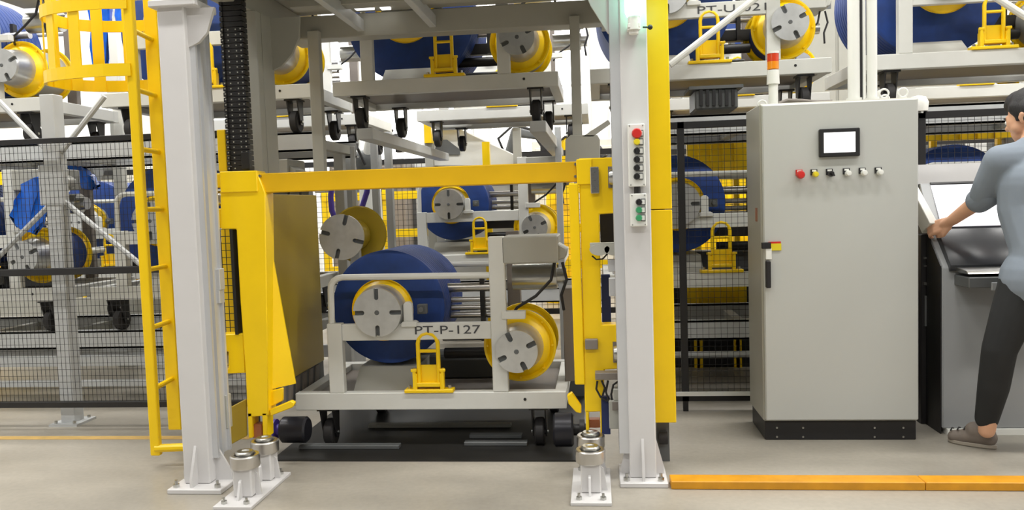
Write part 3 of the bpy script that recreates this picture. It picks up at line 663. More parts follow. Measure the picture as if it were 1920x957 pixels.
# knee-brace pipes in front of the upper right rack
for k, (pa, pb, lab) in enumerate((((1256, 122), (1470, -45), 'white diagonal brace pipe by the yellow guard, above the fence'), ((1862, -8), (1990, 75), 'white diagonal brace pipe at the upper frame edge above the person'))):
    a, b = at(*pa, 4.86), at(*pb, 4.86); c = MB(); c.tube([a-a+Vector((0, 0, 0)), b-a], .020, 10); tag(c.build('brace_pipe', 'white', loc=None), lab, 'pipe', 'diagonal brace pipes').location = a

# loose things on the racks
def film(label, pts, Y, d):
    c = MB(); pprism(c, pts, Y, d)
    bmesh.ops.triangulate(c.bm, faces=c.bm.faces); bmesh.ops.subdivide_edges(c.bm, edges=c.bm.edges, cuts=3)
    for v in c.bm.verts: v.co += Vector((random.uniform(-.008, .008), random.uniform(-.03, .03), random.uniform(-.008, .008)))
    p = at(*pts[0], Y); tag(c.build('plastic_film', 'bluefilm', loc=p), label, 'film', 'blue plastic film')
film('crumpled bright blue film hanging from a cart behind the fence', [(22, 405), (40, 345), (75, 330), (100, 352), (82, 405), (60, 440), (30, 425)], 4.86, .05)
film('crumpled blue film draped behind the diagonal brace at the fence top', [(131, 310), (150, 313), (168, 328), (182, 345), (172, 356), (148, 350), (134, 338)], 5.75, .05)

film('tall crumpled blue film hanging behind the ladder cage', [(166, -30), (206, -30), (204, 60), (198, 128), (186, 124), (172, 130)], 5.95, .05)
film('short blue film hanging behind the ladder cage beside the column', [(218, -30), (240, -30), (240, 62), (226, 55), (218, 48)], 5.97, .05)
a = at(211, 80, 5.86); c = MB(); c.box(a.x-.035, a.x+.035, 5.86, 5.93, ZU, 2.75); c.box(a.x-.07, a.x+.02, 5.855, 5.86, 2.2, 2.4); tag(c.build('white_stanchion', 'white', loc=(a.x, 5.86, ZU), bev=.003), 'white stanchion between the blue films behind the ladder cage', 'stanchion')
# ================================================================== fences
def fence(label, px0, px1, Y, zs, step, xs=None, posts=()):
    x0, x1 = (at(px0, 500, Y).x, at(px1, 500, Y).x) if xs is None else xs
    t = thing('mesh_fence', label, 'fence', ((x0+x1)/2, Y, 0), 'black wire mesh fences')
    for (za, zb) in zs:
        c = MB(); c.box(x0, x1, Y, Y+.03, za, zb); c.build('rail', 'black', t, bev=.002)
    for xx in posts:
        c = MB(); c.box(xx-.02, xx+.02, Y, Y+.03, zs[0][0], zs[-1][1]); c.build('frame_post', 'black', t, bev=.002)
        c = MB(); c.box(xx-.015, xx+.015, Y+.002, Y+.028, 0, zs[0][0]); c.build('foot', 'black', t)
    c = MB(); mesh_wires(c, x0, x1, zs[0][0], zs[-1][1], Y+.015, step[0], step[1]); o = c.build('wire_mesh', 'black', t); o['kind'] = 'stuff'
    return t
fence('black wire mesh fence beside the yellow ladder', 0, 0, 4.40, [(.13, .165), (.925, .965), (1.70, 1.73)], (.0265, .038), (-4.6, -1.95), (-4.55, -2.0))
fence('narrow black wire mesh fence between yellow guard and control cabinet', 0, 0, 4.74, [(.06, .10), (1.66, 1.70)], (.035, .036), (.36, 1.62), (at(1281, 500, 4.74).x, 1.60))
fence('black wire mesh fence behind the console and person', 0, 0, 4.74, [(.06, .10), (1.66, 1.70)], (.035, .036), (1.80, 3.6), (1.83, 3.5))
c = MB(); pbox(c, 1268, 736, 1410, 743, 4.72, .02); tag(c.build('kick_strip', 'white', loc=at(1330, 740, 4.72)), 'white strip along the foot of the narrow mesh fence', 'strip')
c = MB(); c.prism([(4.27, .0), (4.69, .0), (4.72, 1.32), (4.66, 1.32), (4.47, 1.07), (4.27, .87)], 'x', at(1767, 600, 4.26).x-.006, at(1767, 600, 4.26).x-.001); SIDE = c
# black service duct between cabinet and console
sd = thing('service_duct', 'tall black service duct between the control cabinet and the console', 'duct', (1.79, 4.45, 0))
x0, x1, z0, z1 = rect(1727, 440, 1768, 815, 4.45)
c = MB(); c.box(x0, x1, 4.45, 4.6, 0, z1); c.build('body', 'black', sd, bev=.004)
for (py0, py1) in ((482, 486), (498, 500), (530, 535)):
    c = MB(); pbox(c, 1733, py0, 1758, py1, 4.44, .012); c.build('clip', 'steel', sd)
c = MB(); pbox(c, 1734, 555, 1760, 612, 4.44, .012); c.build('label_plate', 'darkgrey', sd)
# shaded yellow sheets on the right rack
for (rc, Y, lab) in (((1288, 222, 1400, 330), 5.95, 'yellow machine guard sheet behind the narrow fence, under the upper carts'), ((1735, 208, 1900, 262), 5.95, 'yellow machine guard sheet behind the console fence'), ((1288, 505, 1400, 600), 5.95, 'low yellow machine guard sheet behind the narrow fence')):
    c = MB(); x0, x1, z0, z1 = rect(*rc, Y); c.box(x0, x1, Y, Y+.03, z0, z1)
    for k in range(1, 5): xx = x0+(x1-x0)*k/5; c.box(xx-.006, xx+.006, Y-.012, Y, z0, z1)
    c.box(x0+.05, x0+.09, Y+.03, Y+.07, 0, z1); c.box(x1-.09, x1-.05, Y+.03, Y+.07, 0, z1)
    tag(c.build('guard_sheet', 'yellow', loc=((x0+x1)/2, Y, 0)), lab, 'guard', 'yellow guard sheets')
dm = thing('gear_motor', 'dark grey gear motor under the upper cart beside the beacon', 'motor', (.75, 5.2, 1.6))
c = MB(); pbox(c, 1303, 166, 1384, 205, 5.0, .3); c.build('housing', 'darkgrey', dm, bev=.01)
for k in range(6):
    c = MB(); pbox(c, 1312+k*12, 168, 1318+k*12, 198, 4.985, .02); c.build('fin', 'black', dm)
c = MB(); pbox(c, 1292, 160, 1394, 166, 4.98, .3); c.build('mount_plate', 'darkgrey', dm)

# ================================================================== ladder with cage
ld = thing('caged_ladder', 'yellow steel ladder with a safety cage beside the left column', 'ladder', (-2.24, 3.8, 0))
YN, YR = 3.72, 3.98
XN = at(265, 400, YN).x; XR = at(307, 400, YR).x
c = MB(); c.box(XN-.024, XN+.024, YN-.012, YN+.02, .06, 2.9); c.build('stringer', 'yellow', ld, bev=.004)
c = MB(); c.box(XR-.036, XR+.036, YR-.02, YR+.02, at(335, 805, YR).z, 2.9); c.build('stringer', 'yellow', ld, bev=.004)
z = .36
for py in (725, 611, 501, 387, 273, 160, 48):
    zz = at(int(250+(py/850)*40), py+6, YN).z
    c = MB(); c.cyl((XN, YN, zz), (XR, YR, zz), .013, seg=10); c.build('rung', 'yellow', ld)
c = MB(); c.tube([(XN, YN, .095), (XN+.30, YN+.02, .10)], .02, 10); c.build('foot_tube', 'yellow', ld)
for zc in (1.965, 2.285, 2.62):
    pts = []; ym, ry = 3.93, .25
    for k in range(25):
        q = math.pi*k/24; sx, sy = math.sin(q)**.7, math.copysign(abs(math.cos(q))**.7, math.cos(q))
        pts.append((XN+.01-.56*sx, ym-ry*sy))
    pts[0] = (XN, YN-.016); pts[-2] = (XR-.02, YR+.17); pts[-1] = (XR+.02, YR+.02)
    c = MB(); lo_, hi_ = [], []
    for i, (x, y) in enumerate(pts):
        j0, j1 = pts[max(i-1, 0)], pts[min(i+1, 24)]; d = Vector((j1[0]-j0[0], j1[1]-j0[1])).normalized(); nn = Vector((d.y, -d.x))*.004
        lo_.append(((x+nn.x, y+nn.y), (x-nn.x, y-nn.y)))
    for A, B in zip(lo_, lo_[1:]):
        c.quadbox([(*A[0], zc-.03), (*B[0], zc-.03), (*B[1], zc-.03), (*A[1], zc-.03)], [(*A[0], zc+.03), (*B[0], zc+.03), (*B[1], zc+.03), (*A[1], zc+.03)])
    c.build('cage_hoop', 'yellow', ld)
    if zc == 1.965: strap_pts = pts
for i in (3, 6, 9, 12, 15, 18, 21):
    x, y = strap_pts[i]; j0, j1 = strap_pts[i-1], strap_pts[i+1]; d = Vector((j1[0]-j0[0], j1[1]-j0[1])).normalized()*.028; nn = Vector((d.y, -d.x)).normalized()*.008; e = nn*.5
    c = MB(); q = [(x-d.x+e.x, y-d.y+e.y), (x+d.x+e.x, y+d.y+e.y), (x+d.x+nn.x+e.x, y+d.y+nn.y+e.y), (x-d.x+nn.x+e.x, y-d.y+nn.y+e.y)]
    c.prism([(a[0], a[1]) for a in q], 'z', 1.935, 2.9); c.build('cage_strap', 'yellow', ld)

# ================================================================== control cabinet
cb = thing('control_cabinet', 'grey electrical control cabinet with a touch screen and a row of buttons', 'cabinet', (1.205, 4.15, 0))
c = MB(); c.box(.826, 1.587, 4.155, 4.52, .10, 1.716); c.build('shell', 'cabside', cb, bev=.008)
c = MB(); c.box(.834, 1.579, 4.135, 4.155, .108, 1.708); door = c.build('door', 'cabinet', cb, bev=.006)
c = MB(); c.box(.835, 1.578, 4.165, 4.50, 0, .10); c.build('plinth', 'black', cb, bev=.004)
for px in (1457, 1506, 1640, 1694):
    for py in (803, 820):
        p = at(px, py, 4.16); c = MB(); c.cyl((p.x, 4.165, p.z), (p.x, 4.16, p.z), .005, seg=8); c.build('plinth_screw', 'steel', cb)
x0, x1, z0, z1 = rect(1536, 241, 1612, 294, 4.12)
c = MB(); c.box(x0, x1, 4.112, 4.135, z0, z1); bz = c.build('screen_bezel', 'black', cb, bev=.004)
x0, x1, z0, z1 = rect(1545, 248, 1604, 286, 4.11)
c = MB(); c.box(x0, x1, 4.1105, 4.113, z0, z1); c.build('touch_screen', 'hmi', bz)
for (px, mat, lab) in ((1501, 'red', 'red mushroom stop button'), (1529, 'ylw_btn', 'yellow push button'), (1558, 'black', 'black selector knob'), (1590, 'white', 'white push button'), (1620, 'white', 'white push button'), (1650, 'white', 'white push button')):
    y_ = 328-(px-1500)*.03; p = at(px, y_, 4.11); r = .020 if mat == 'red' else .0145
    c = MB(); c.box(p.x-.018, p.x+.014, 4.127, 4.135, p.z-.004, p.z+.026); pt = c.build('legend_plate', 'black' if mat != 'red' else 'red', cb, bev=.001)
    c = MB(); c.box(p.x-.012, p.x+.009, 4.1255, 4.1275, p.z+.014, p.z+.023); c.build('legend_card', 'white', pt)
    c = MB(); c.lathe([(0, .018), (r*.75, .018), (r*.75, .0), (r, -.006), (r, -.018), (r*.75, -.028), (0, -.03)], (p.x, 4.118, p.z), 'y', 24)
    bt = c.build('selector_switch' if mat == 'black' else 'button', mat, cb); bt['label'] = lab
    if mat == 'black':
        c = MB(); c.bar((p.x-.010, 4.084, p.z+.010), (p.x+.010, 4.084, p.z-.010), .007, .014); c.build('grip', 'black', bt)
c = MB(); pbox(c, 1436, 465, 1447, 487, 4.115, .02); hd = c.build('door_handle', 'white', cb, bev=.002); hd['label'] = 'black lever on a white lock plate'
c = MB(); pbox(c, 1437, 490, 1446, 541, 4.10, .03); c.build('lever', 'black', hd, bev=.004)
c = MB(); pbox(c, 1429, 455, 1446, 467, 4.11, .025); c.build('latch', 'black', hd, bev=.002)
c = MB(); pbox(c, 1441, 453.5, 1464, 457, 4.128, .0065); tg = c.build('warning_tag', 'red', cb)
c = MB(); pbox(c, 1443, 457, 1465, 470, 4.128, .0065); c.build('tag_card', 'ylw_btn', tg)
c = MB(); q = atx = None; c.box(.8245, .826, 4.24, 4.29, 1.125, 1.195); o = c.build('side_sticker', 'copper', cb)
for (x, y) in ((1.44, 4.2), (1.53, 4.2), (.90, 4.45), (1.53, 4.45)):
    c = MB()
    ring = [(x+.022*math.cos(2*math.pi*k/14), y, 1.745+.022*math.sin(2*math.pi*k/14)) for k in range(15)]
    c.tube(ring, .005, 6); c.cyl((x, y, 1.716), (x, y, 1.724), .018, seg=12); c.build('lifting_eye', 'white', cb)
# beacon
bx = at(1450, 180, 4.3).x
bc = thing('signal_tower', 'red and amber signal beacon on a white stem, atop the control cabinet', 'signal beacon', (bx, 4.3, 1.716))
def bz_(py): return at(1451, py, 4.3).z
c = MB(); c.cyl((bx, 4.3, 1.7165), (bx, 4.3, bz_(158)), .024, seg=16); c.build('stem', 'white', bc)
c = MB(); c.cyl((bx, 4.3, bz_(158)), (bx, 4.3, bz_(132)), .032, .030, seg=20); c.build('sounder', 'white', bc)
c = MB(); c.cyl((bx, 4.3, bz_(130)), (bx, 4.3, bz_(116)), .029, seg=20); c.build('amber_lens', 'stackamber', bc)
c = MB(); c.cyl((bx, 4.3, bz_(116)), (bx, 4.3, bz_(101)), .029, seg=20); c.build('red_lens', 'stackred', bc)
c = MB(); c.cyl((bx, 4.3, bz_(101)), (bx, 4.3, bz_(97)), .031, seg=20); c.build('cap', 'white', bc)
# conduits
for (px, w_, mat, lab) in ((1601, .030, 'white', 'thick pale conduit pipe rising from cabinet top, beside the black cable'), (1614, .010, 'black', 'black cable rising from the cabinet top between pale pipes'), (1620, .010, 'white', 'thin pale conduit pipe beside the black cable on cabinet top'), (1635, .026, 'white', 'thick pale conduit pipe rising nearest the upper cart with yellow latch')):
    p = at(px, 180, 4.36); c = MB(); c.cyl((0, 0, .0), (0, 0, 1.4), w_, seg=14)
    if w_ > .02: c.cyl((0, 0, 0), (0, 0, .03), w_+.01, seg=14)
    tag(c.build('conduit', mat), lab, 'conduit', 'conduits on the cabinet').location = (p.x, 4.36, 1.7165)
cbl = MB(); cbl.tube([(.0, 0, .012), (.05, .02, .03), (.12, .0, .022), (.2, .02, .014), (.27, .0, .012)], .01, 8); cbl.tube([(.02, .05, .012), (.08, .05, .028), (.16, .06, .018), (.25, .05, .014)], .009, 8)
tag(cbl.build('loose_cable', 'taupe', loc=None), 'grey cables lying on the control cabinet top beside the beacon', 'cable').location = (.95, 4.3, 1.7165)
wc = thing('indicator_lamp', 'small white lamp on the fence corner beside the control cabinet', 'lamp', (1.66, 4.6, 1.70))
p = at(1735, 188, 4.65); c = MB(); c.lathe([(0, -.05), (.05, -.05), (.055, .0), (.04, .03), (0, .04)], (p.x, 4.75, p.z), 'z', 20); c.build('dome', 'white', wc)
c = MB(); c.cyl((p.x, 4.75, 1.69), (p.x, 4.75, p.z-.045), .03, seg=12); c.build('socket', 'steel', wc)
# orange edge strip
for (x0, x1, lab) in ((.292, 1.34, 'orange floor edge strip starting at the right column foot'), (1.342, 4.5, 'orange floor edge strip running past the person')):
    c = MB(); c.box(x0, x1, 3.44, 3.53, 0, .036); tag(c.build('edge_strip', 'orange', bev=.003, loc=(x0, 3.44, 0)), lab, 'floor strip', 'orange floor edge strips')

# ================================================================== operator console
kx0, kx1 = at(1767, 600, 4.26).x, 2.52
ks = thing('operator_console', 'grey operator console with a sloping lit screen, used by the person', 'console', (2.12, 4.3, 0))
c = MB(); c.prism([(4.26, .03), (4.70, .03), (4.74, 1.36), (4.66, 1.36), (4.46, 1.06), (4.26, .86)], 'x', kx0, kx1); c.build('body', 'console', ks, bev=.006)
c = MB(); c.box(kx0+.02, kx1-.02, 4.245, 4.72, 0, .03); c.build('plinth', 'white', ks)
def slope(t): # from (4.26,.86) to (4.66,1.34)
    return 4.25+.0*t, .86
def qp(name, mat, x0, x1, ya, za, yb, zb, th=.012, bev=.002):
    d = Vector((yb-ya, zb-za)).normalized(); nn = Vector((-d.y, d.x))*th
    c = MB(); c.prism([(ya, za), (yb, zb), (yb+nn.x, zb+nn.y), (ya+nn.x, za+nn.y)], 'x', x0, x1); return c.build(name, mat, ks, bev=bev)
SIDE.build('side_panel', 'black', ks)
c = MB(); c.prism([(4.24, .845), (4.26, .845), (4.455, 1.055), (4.40, 1.065), (4.235, .875)], 'x', kx0+.03, kx1); c.build('lower_panel', 'consoledark', ks, bev=.003)
qp('screen_frame', 'console', kx0+.0, kx1, 4.415, 1.05, 4.56, 1.285, .02)
o = qp('screen', 'screen', kx0+.05, kx1-.05, 4.393, 1.062, 4.535, 1.283, .004); o['label'] = 'lit white monitor'
qp('screen_edge', 'black', kx0+.05, kx1-.05, 4.536, 1.285, 4.545, 1.297, .006)
c = MB(); c.prism([(4.54, 1.29), (4.74, 1.29), (4.78, 1.36), (4.62, 1.40)], 'x', kx0-.06, kx1); c.build('hood', 'consolehood', ks, bev=.004)
c = MB(); c.quadbox([(kx0-.03, 4.34, 1.085), (kx0+.012, 4.34, 1.085), (kx0+.012, 4.44, 1.03), (kx0-.03, 4.44, 1.03)], [(kx0-.10, 4.46, 1.325), (kx0-.065, 4.46, 1.325), (kx0-.065, 4.6, 1.32), (kx0-.10, 4.6, 1.32)]); o = c.build('side_wing', 'white', ks, bev=.003); o['label'] = 'white edge plate'
c = MB(); c.box(1.80, 2.40, 4.10, 4.27, .772, .825); c.build('keyboard_tray', 'darkgrey', ks, bev=.004)
c = MB(); c.box(1.90, 2.40, 4.085, 4.10, .76, .80); c.build('tray_lip', 'console', ks, bev=.003)
c = MB(); c.prism([(4.11, .84), (4.25, .84), (4.25, .865), (4.13, .855)], 'x', 1.80, 2.38); c.build('keyboard', 'steel', ks, bev=.002)

# ================================================================== person
def organic(mb, name, mat, parent, voxel=.008, smooth=4, factor=.5):
    me = bpy.data.meshes.new('tmp'); bmesh.ops.recalc_face_normals(mb.bm, faces=mb.bm.faces); mb.bm.to_mesh(me); mb.bm.free()
    t = bpy.data.objects.new('tmp', me); COL.objects.link(t)
    m = t.modifiers.new('r', 'REMESH'); m.mode = 'VOXEL'; m.voxel_size = voxel
    s = t.modifiers.new('s', 'SMOOTH'); s.iterations = smooth; s.factor = factor
    bpy.context.view_layer.update()
    out = bpy.data.meshes.new_from_object(t.evaluated_get(bpy.context.evaluated_depsgraph_get()))
    bpy.data.objects.remove(t)
    off = wloc(parent)
    for v in out.vertices: v.co -= off
    for f in out.polygons: f.use_smooth = True
    out.materials.clear(); out.materials.append(M[mat]); out.name = name
    o = bpy.data.objects.new(name, out); COL.objects.link(o); o.parent = parent
    return o
V = Vector
def chain(mb, pts):
    for (p, r), (q, s) in zip(pts, pts[1:]): mb.capsule(p, q, r, s)
pr = thing('person', 'dark-haired person in a grey-blue shirt and black trousers, leaning to the console', 'person', (2.05, 4.0, 0))
Lank, Lkn, Lhip = at(1850, 800, 3.97), at(1874, 655, 3.88), at(1925, 520, 3.86)
Lank.z = .105
Rhip = Lhip+V((.19, -.03, 0)); Rkn = V((2.18, 3.86, .50)); Rank = V((2.21, 3.76, .10))
pel = (Lhip+Rhip)/2+V((0, 0, .03))
chest = V((pel.x-.01, 3.92, 1.26)); neck = V((chest.x-.035, 3.97, 1.465))
Lsh = at(1877, 302, 3.96); Rsh = Lsh+V((.33, -.05, -.005))
Lel = at(1842, 372, 4.10); Lwr = at(1787, 412, 4.26); Lha = at(1764, 424, 4.325)
Rel = V((Rsh.x+.06, 4.08, 1.16)); Rwr = V((Rsh.x-.02, 4.25, 1.06))
head = at(1931, 222, 4.05); fd = V((-.55, .80, -.22)).normalized()      # looks down at the screen
hs = fd.cross(V((0, 0, 1))).normalized(); hu = hs.cross(fd).normalized()
b = MB()
chain(b, [(neck-V((0, .01, .06)), .058), (head-hu*.07-fd*.02, .052)])
def hb(f, s, u, r, sc=1): b.ball(head+fd*f+hs*s+hu*u, r)
hb(0, 0, .03, .083); hb(-.03, 0, .025, .085); hb(.03, 0, -.005, .072); hb(.045, 0, -.055, .05); hb(.06, 0, -.085, .028)
for s_ in (-1, 1):
    hb(.035, s_*.035, -.03, .038); hb(-.012, s_*.082, .0, .018); hb(-.020, s_*.088, .012, .016); hb(-.010, s_*.083, -.018, .012); hb(.078, s_*.028, .025, .016)
hb(.098, 0, .0, .012); hb(.108, 0, -.018, .014); hb(.085, 0, .02, .012); hb(.088, .012, -.022, .010); hb(.088, -.012, -.022, .010)
hb(.088, 0, -.050, .013); hb(.086, 0, -.062, .012)
chain(b, [(pel, .12), (chest-V((0, 0, .12)), .11), (chest, .125), (neck-V((0, .01, .07)), .07)])
chain(b, [(Lsh, .055), (Lel, .043), (Lwr, .029)]); chain(b, [(Rsh, .055), (Rel, .043), (Rwr, .029)])
chain(b, [(chest+V((0, 0, .1)), .08), (Lsh, .055)]); chain(b, [(chest+V((0, 0, .1)), .08), (Rsh, .055)])
chain(b, [(Lhip, .085), (Lkn, .058), (Lank, .038)]); chain(b, [(Rhip, .085), (Rkn, .058), (Rank, .038)])
def hand(mb, wr, palm_c, fdir, side, up):
    fdir, side, up = fdir.normalized(), side.normalized(), up.normalized()
    mb.capsule(wr, palm_c-fdir*.02, .027, .026)
    for k in (-1.5, -.5, .5, 1.5): mb.capsule(palm_c-fdir*.035+side*k*.014, palm_c+fdir*.035+side*k*.019, .017, .0125)
    for k, L in ((-1.5, .85), (-.5, 1.0), (.5, .95), (1.5, .75)):
        p0 = palm_c+fdir*.04+side*k*.0205; p1 = p0+(fdir*.030-up*.014)*L+side*k*.001; p2 = p1+(fdir*.006-up*.026)*L; p3 = p2+(-fdir*.012-up*.016)*L
        chain(mb, [(p0, .0098), (p1, .0092), (p2, .0085), (p3, .0075)])
    t0 = palm_c-fdir*.025-side*.028; t1 = t0-side*.022+fdir*.022-up*.008; t2 = t1+fdir*.026-up*.014+side*.004; t3 = t2+fdir*.012-up*.012+side*.006
    chain(mb, [(t0, .016), (t1, .012), (t2, .0105), (t3, .0085)])
fdl = (Lha-Lwr); hand(b, Lwr, Lha, V((-.62, .60, -.28)), V((.05, .45, .9)), V((-.62, -.72, .30)))
hand(b, Rwr, Rwr+V((-.03, .08, -.01)), V((-.2, .95, -.1)), V((-1, -.1, 0)), V((0, .1, 1)))
organic(b, 'body', 'skin', pr, .0055, 5)
# eyes, brows
for s_ in (-1, 1):
    e = MB(); e.ball(head+fd*.088+hs*s_*.030+hu*.006, .011); e.build('eye', 'white', pr)
    e = MB(); e.tube([head+fd*.098+hs*s_*.016+hu*.026, head+fd*.098+hs*s_*.03+hu*.030, head+fd*.086+hs*s_*.046+hu*.026], .004, 6); e.build('eyebrow', 'hair', pr)
h = MB()
def hh(f, s, u, r): h.ball(head+fd*f+hs*s+hu*u, r)
hh(-.012, 0, .060, .090); hh(-.045, 0, .040, .088); hh(-.06, 0, .0, .078); hh(.03, 0, .085, .062); hh(.055, 0, .085, .045); hh(-.06, 0, -.035, .058)
for s_ in (-1, 1): hh(-.03, s_*.045, .035, .058); hh(.01, s_*.05, .055, .045); hh(-.045, s_*.05, -.01, .042); hh(.012, s_*.070, .028, .022); hh(-.03, s_*.068, -.005, .03); hh(.012, s_*.074, .0, .014)
h2 = organic(h, 'hair', 'hair', pr, .007, 3)
s = MB()
chain(s, [(pel+V((-.035, 0, -.03)), .145), (pel+V((-.03, 0, .10)), .135), (chest-V((.04, 0, .10)), .135), (chest-V((.03, 0, 0)), .145), (chest+V((0, .01, .10)), .12), (neck-V((0, .02, .045)), .072)])
chain(s, [(pel+V((.05, 0, -.03)), .145), (pel+V((.04, 0, .10)), .135), (chest+V((.05, 0, -.1)), .135), (chest+V((.06, 0, 0)), .14), (chest+V((0, .01, .12)), .10)])
chain(s, [(chest+V((-.03, .02, .12)), .10), (Lsh, .076)]); chain(s, [(chest+V((.03, .0, .12)), .10), (Rsh, .076)])
mid = Lsh.lerp(Lel, .55)
chain(s, [(Lsh, .076), (mid, .070), (Lsh.lerp(Lel, .9), .064), (Lel+(Lwr-Lel)*.02, .060)])
chain(s, [(Rsh, .076), (Rsh.lerp(Rel, .9), .062), (Rel+(Rwr-Rel)*.1, .055)])
chain(s, [(pel+V((-.055, 0, -.035)), .155), (pel+V((.07, 0, -.035)), .155)])
organic(s, 'shirt', 'shirt', pr, .008, 5)
d = (Lwr-Lel).normalized(); c0 = Lel-d*.03
c = MB(); chain(c, [(c0-d*.005, .063), (c0+d*.05, .061)]); organic(c, 'rolled_sleeve', 'shirt', pr, .006, 2)
t = MB()
chain(t, [(pel+V((-.03, 0, -.06)), .135), (Lhip+V((0, 0, -.02)), .112), (Lhip.lerp(Lkn, .5), .092), (Lkn, .074), (Lkn.lerp(Lank, .45), .068), (Lank+V((.0, 0, .055)), .052)])
chain(t, [(pel+V((.03, 0, -.06)), .135), (Rhip, .112), (Rhip.lerp(Rkn, .5), .092), (Rkn, .074), (Rkn.lerp(Rank, .45), .068), (Rank+V((.0, 0, .06)), .052)])
chain(t, [(pel+V((-.04, -.02, -.03)), .13), (pel+V((.05, -.02, -.03)), .13)])
organic(t, 'trousers', 'trousers', pr, .008, 4)
for nm, heel, toe in (('shoe', fl(1862, 842), fl(1778, 828)), ('shoe', V((2.22, 3.70, 0)), V((2.10, 3.93, 0)))):
    d = (toe-heel); d.z = 0; d.normalize(); L = (toe-heel).length; sd_ = V((-d.y, d.x, 0)); U = V((0, 0, 1))
    c = MB()
    chain(c, [(heel+d*.02+U*.05, .040), (heel+d*.10+U*.045, .042), (heel+d*(L*.62)+U*.035, .040), (heel+d*(L*.85)+U*.03, .033)])
    chain(c, [(heel+d*.03+U*.07, .043), (heel+d*.08+U*.075, .044)])
    o = organic(c, nm, 'shoe', pr, .006, 3)
    c = MB(); out = []
    for k in range(28):
        q = 2*math.pi*k/28; cx = math.cos(q); out.append(heel+d*(L*.46+(L*.5+.01)*cx)+sd_*math.sin(q)*(.036+.010*max(0, cx)))
    c.prism([(p.x, p.y) for p in out], 'z', 0.001, .022); sl = c.build('sole', 'sole', o, bev=.004)
    c = MB()
    for k in range(3): p = heel+d*(.12+.03*k)+U*(.088-.008*k); c.tube([p-sd_*.026-U*.008, p, p+sd_*.026-U*.008], .0035, 6)
    c.build('lace', 'rubber', o)

# ================================================================== far part of the hall
def far_fence(label, px0, px1, Y, top=1.80):
    x0, x1 = at(px0, 300, Y).x, at(px1, 300, Y).x
    t = thing('mesh_fence', label, 'fence', ((x0+x1)/2, Y, 0), 'far black framed fences')
    for xx in (x0, x1): c = MB(); c.box(xx-.03, xx+.03, Y, Y+.04, 0, top); c.build('frame_post', 'black', t)
    for zz in (.1, top): c = MB(); c.box(x0, x1, Y, Y+.04, zz-.04, zz+.02); c.build('rail', 'black', t)
    c = MB(); mesh_wires(c, x0, x1, .1, top, Y+.02, .06, .06, .004); o = c.build('wire_mesh', 'black', t); o['kind'] = 'stuff'
far_fence('far black framed fence panel behind lift beam, with a corner post', 560, 890, 9.0)
far_fence('far black framed fence panel beside the yellow upright', 935, 1170, 8.6, 1.80)
far_fence('far black framed fence panel above the blue film', 30, 290, 9.0)
far_fence('far black framed fence panel seen between guard and cabinet', 1240, 1600, 9.2)
far_fence('far black framed fence panel past the console', 1700, 2050, 9.2)
def barrier(label, x0, x1, Y):
    t = thing('safety_barrier', label, 'barrier', ((x0+x1)/2, Y, 0), 'yellow safety barriers')
    n = max(2, int((x1-x0)/.7))
    for k in range(n+1): xx = x0+(x1-x0)*k/n; c = MB(); c.box(xx-.04, xx+.04, Y, Y+.08, 0, 1.5); c.build('upright', 'yellow', t)
    for zz in (.5, .95, 1.42): c = MB(); c.box(x0, x1, Y-.02, Y, zz-.05, zz+.05); c.build('rail', 'yellow', t)
barrier('long yellow safety barrier behind the far fence, seen through the lift', -3.4, .5, 9.8)
barrier('yellow safety barrier far behind the left fence', -9, -4.4, 9.8)
barrier('yellow safety barrier far behind the control cabinet', 1.4, 6.5, 9.9)
def up(name, lab, px, py0, Y, w_, mat, cat, z0=0):
    p = at(px, py0, Y); c = MB(); c.box(p.x-w_/2, p.x+w_/2, Y, Y+w_, z0, p.z); c.box(p.x-w_, p.x+w_, Y-w_/2, Y+w_*1.5, z0, z0+.02)
    tag(c.build(name, mat, loc=(p.x, Y, z0)), lab, cat)
up('yellow_upright', 'yellow upright between two far fence panels', 910, 266, 7.75, .07, 'yellow', 'upright')
up('grey_upright', 'grey upright behind the left fence by blue film', 213, 215, 6.3, .075, 'grey', 'upright')
# machine with yellow beam
ym = thing('yellow_beam_machine', 'machine with a long yellow tube beam and white hood behind the lift', 'machine', (-1.0, 8.0, 0))
a, b_ = at(806, 230, 8.0), at(972, 228, 8.0)
c = MB(); c.cyl(a, b_, .045, seg=16); c.build('tube_beam', 'yellow', ym)
c = MB(); m1, m2 = at(872, 224, 7.98), at(905, 223, 7.98); c.box(m1.x, m2.x, 7.93, 8.07, m1.z-.015, m1.z+.03); c.build('beam_clamp', 'darkgrey', ym)
c = MB(); pbox(c, 795, 222, 808, 268, 7.95, .12); c.build('beam_end', 'yellow', ym)
c = MB(); pprism(c, [(822, 243), (860, 240), (965, 290), (965, 312), (800, 312), (806, 280)], 8.1, .5); c.build('hood', 'cart', ym, bev=.01)
c = MB(); pprism(c, [(822, 262), (838, 262), (862, 280), (862, 290), (812, 290)], 8.08, .03); c.build('hood_opening', 'darkgrey', ym)
c = MB(); x0, x1, z0, z1 = rect(800, 312, 965, 330, 8.1); c.box(x0, x1, 8.1, 8.6, 0, z1); c.build('base', 'rack', ym)
for px in (802, 968): p = at(px, 240, 8.02); c = MB(); c.box(p.x-.04, p.x+.04, 8.02, 8.1, 0, p.z); c.build('stand', 'grey', ym)
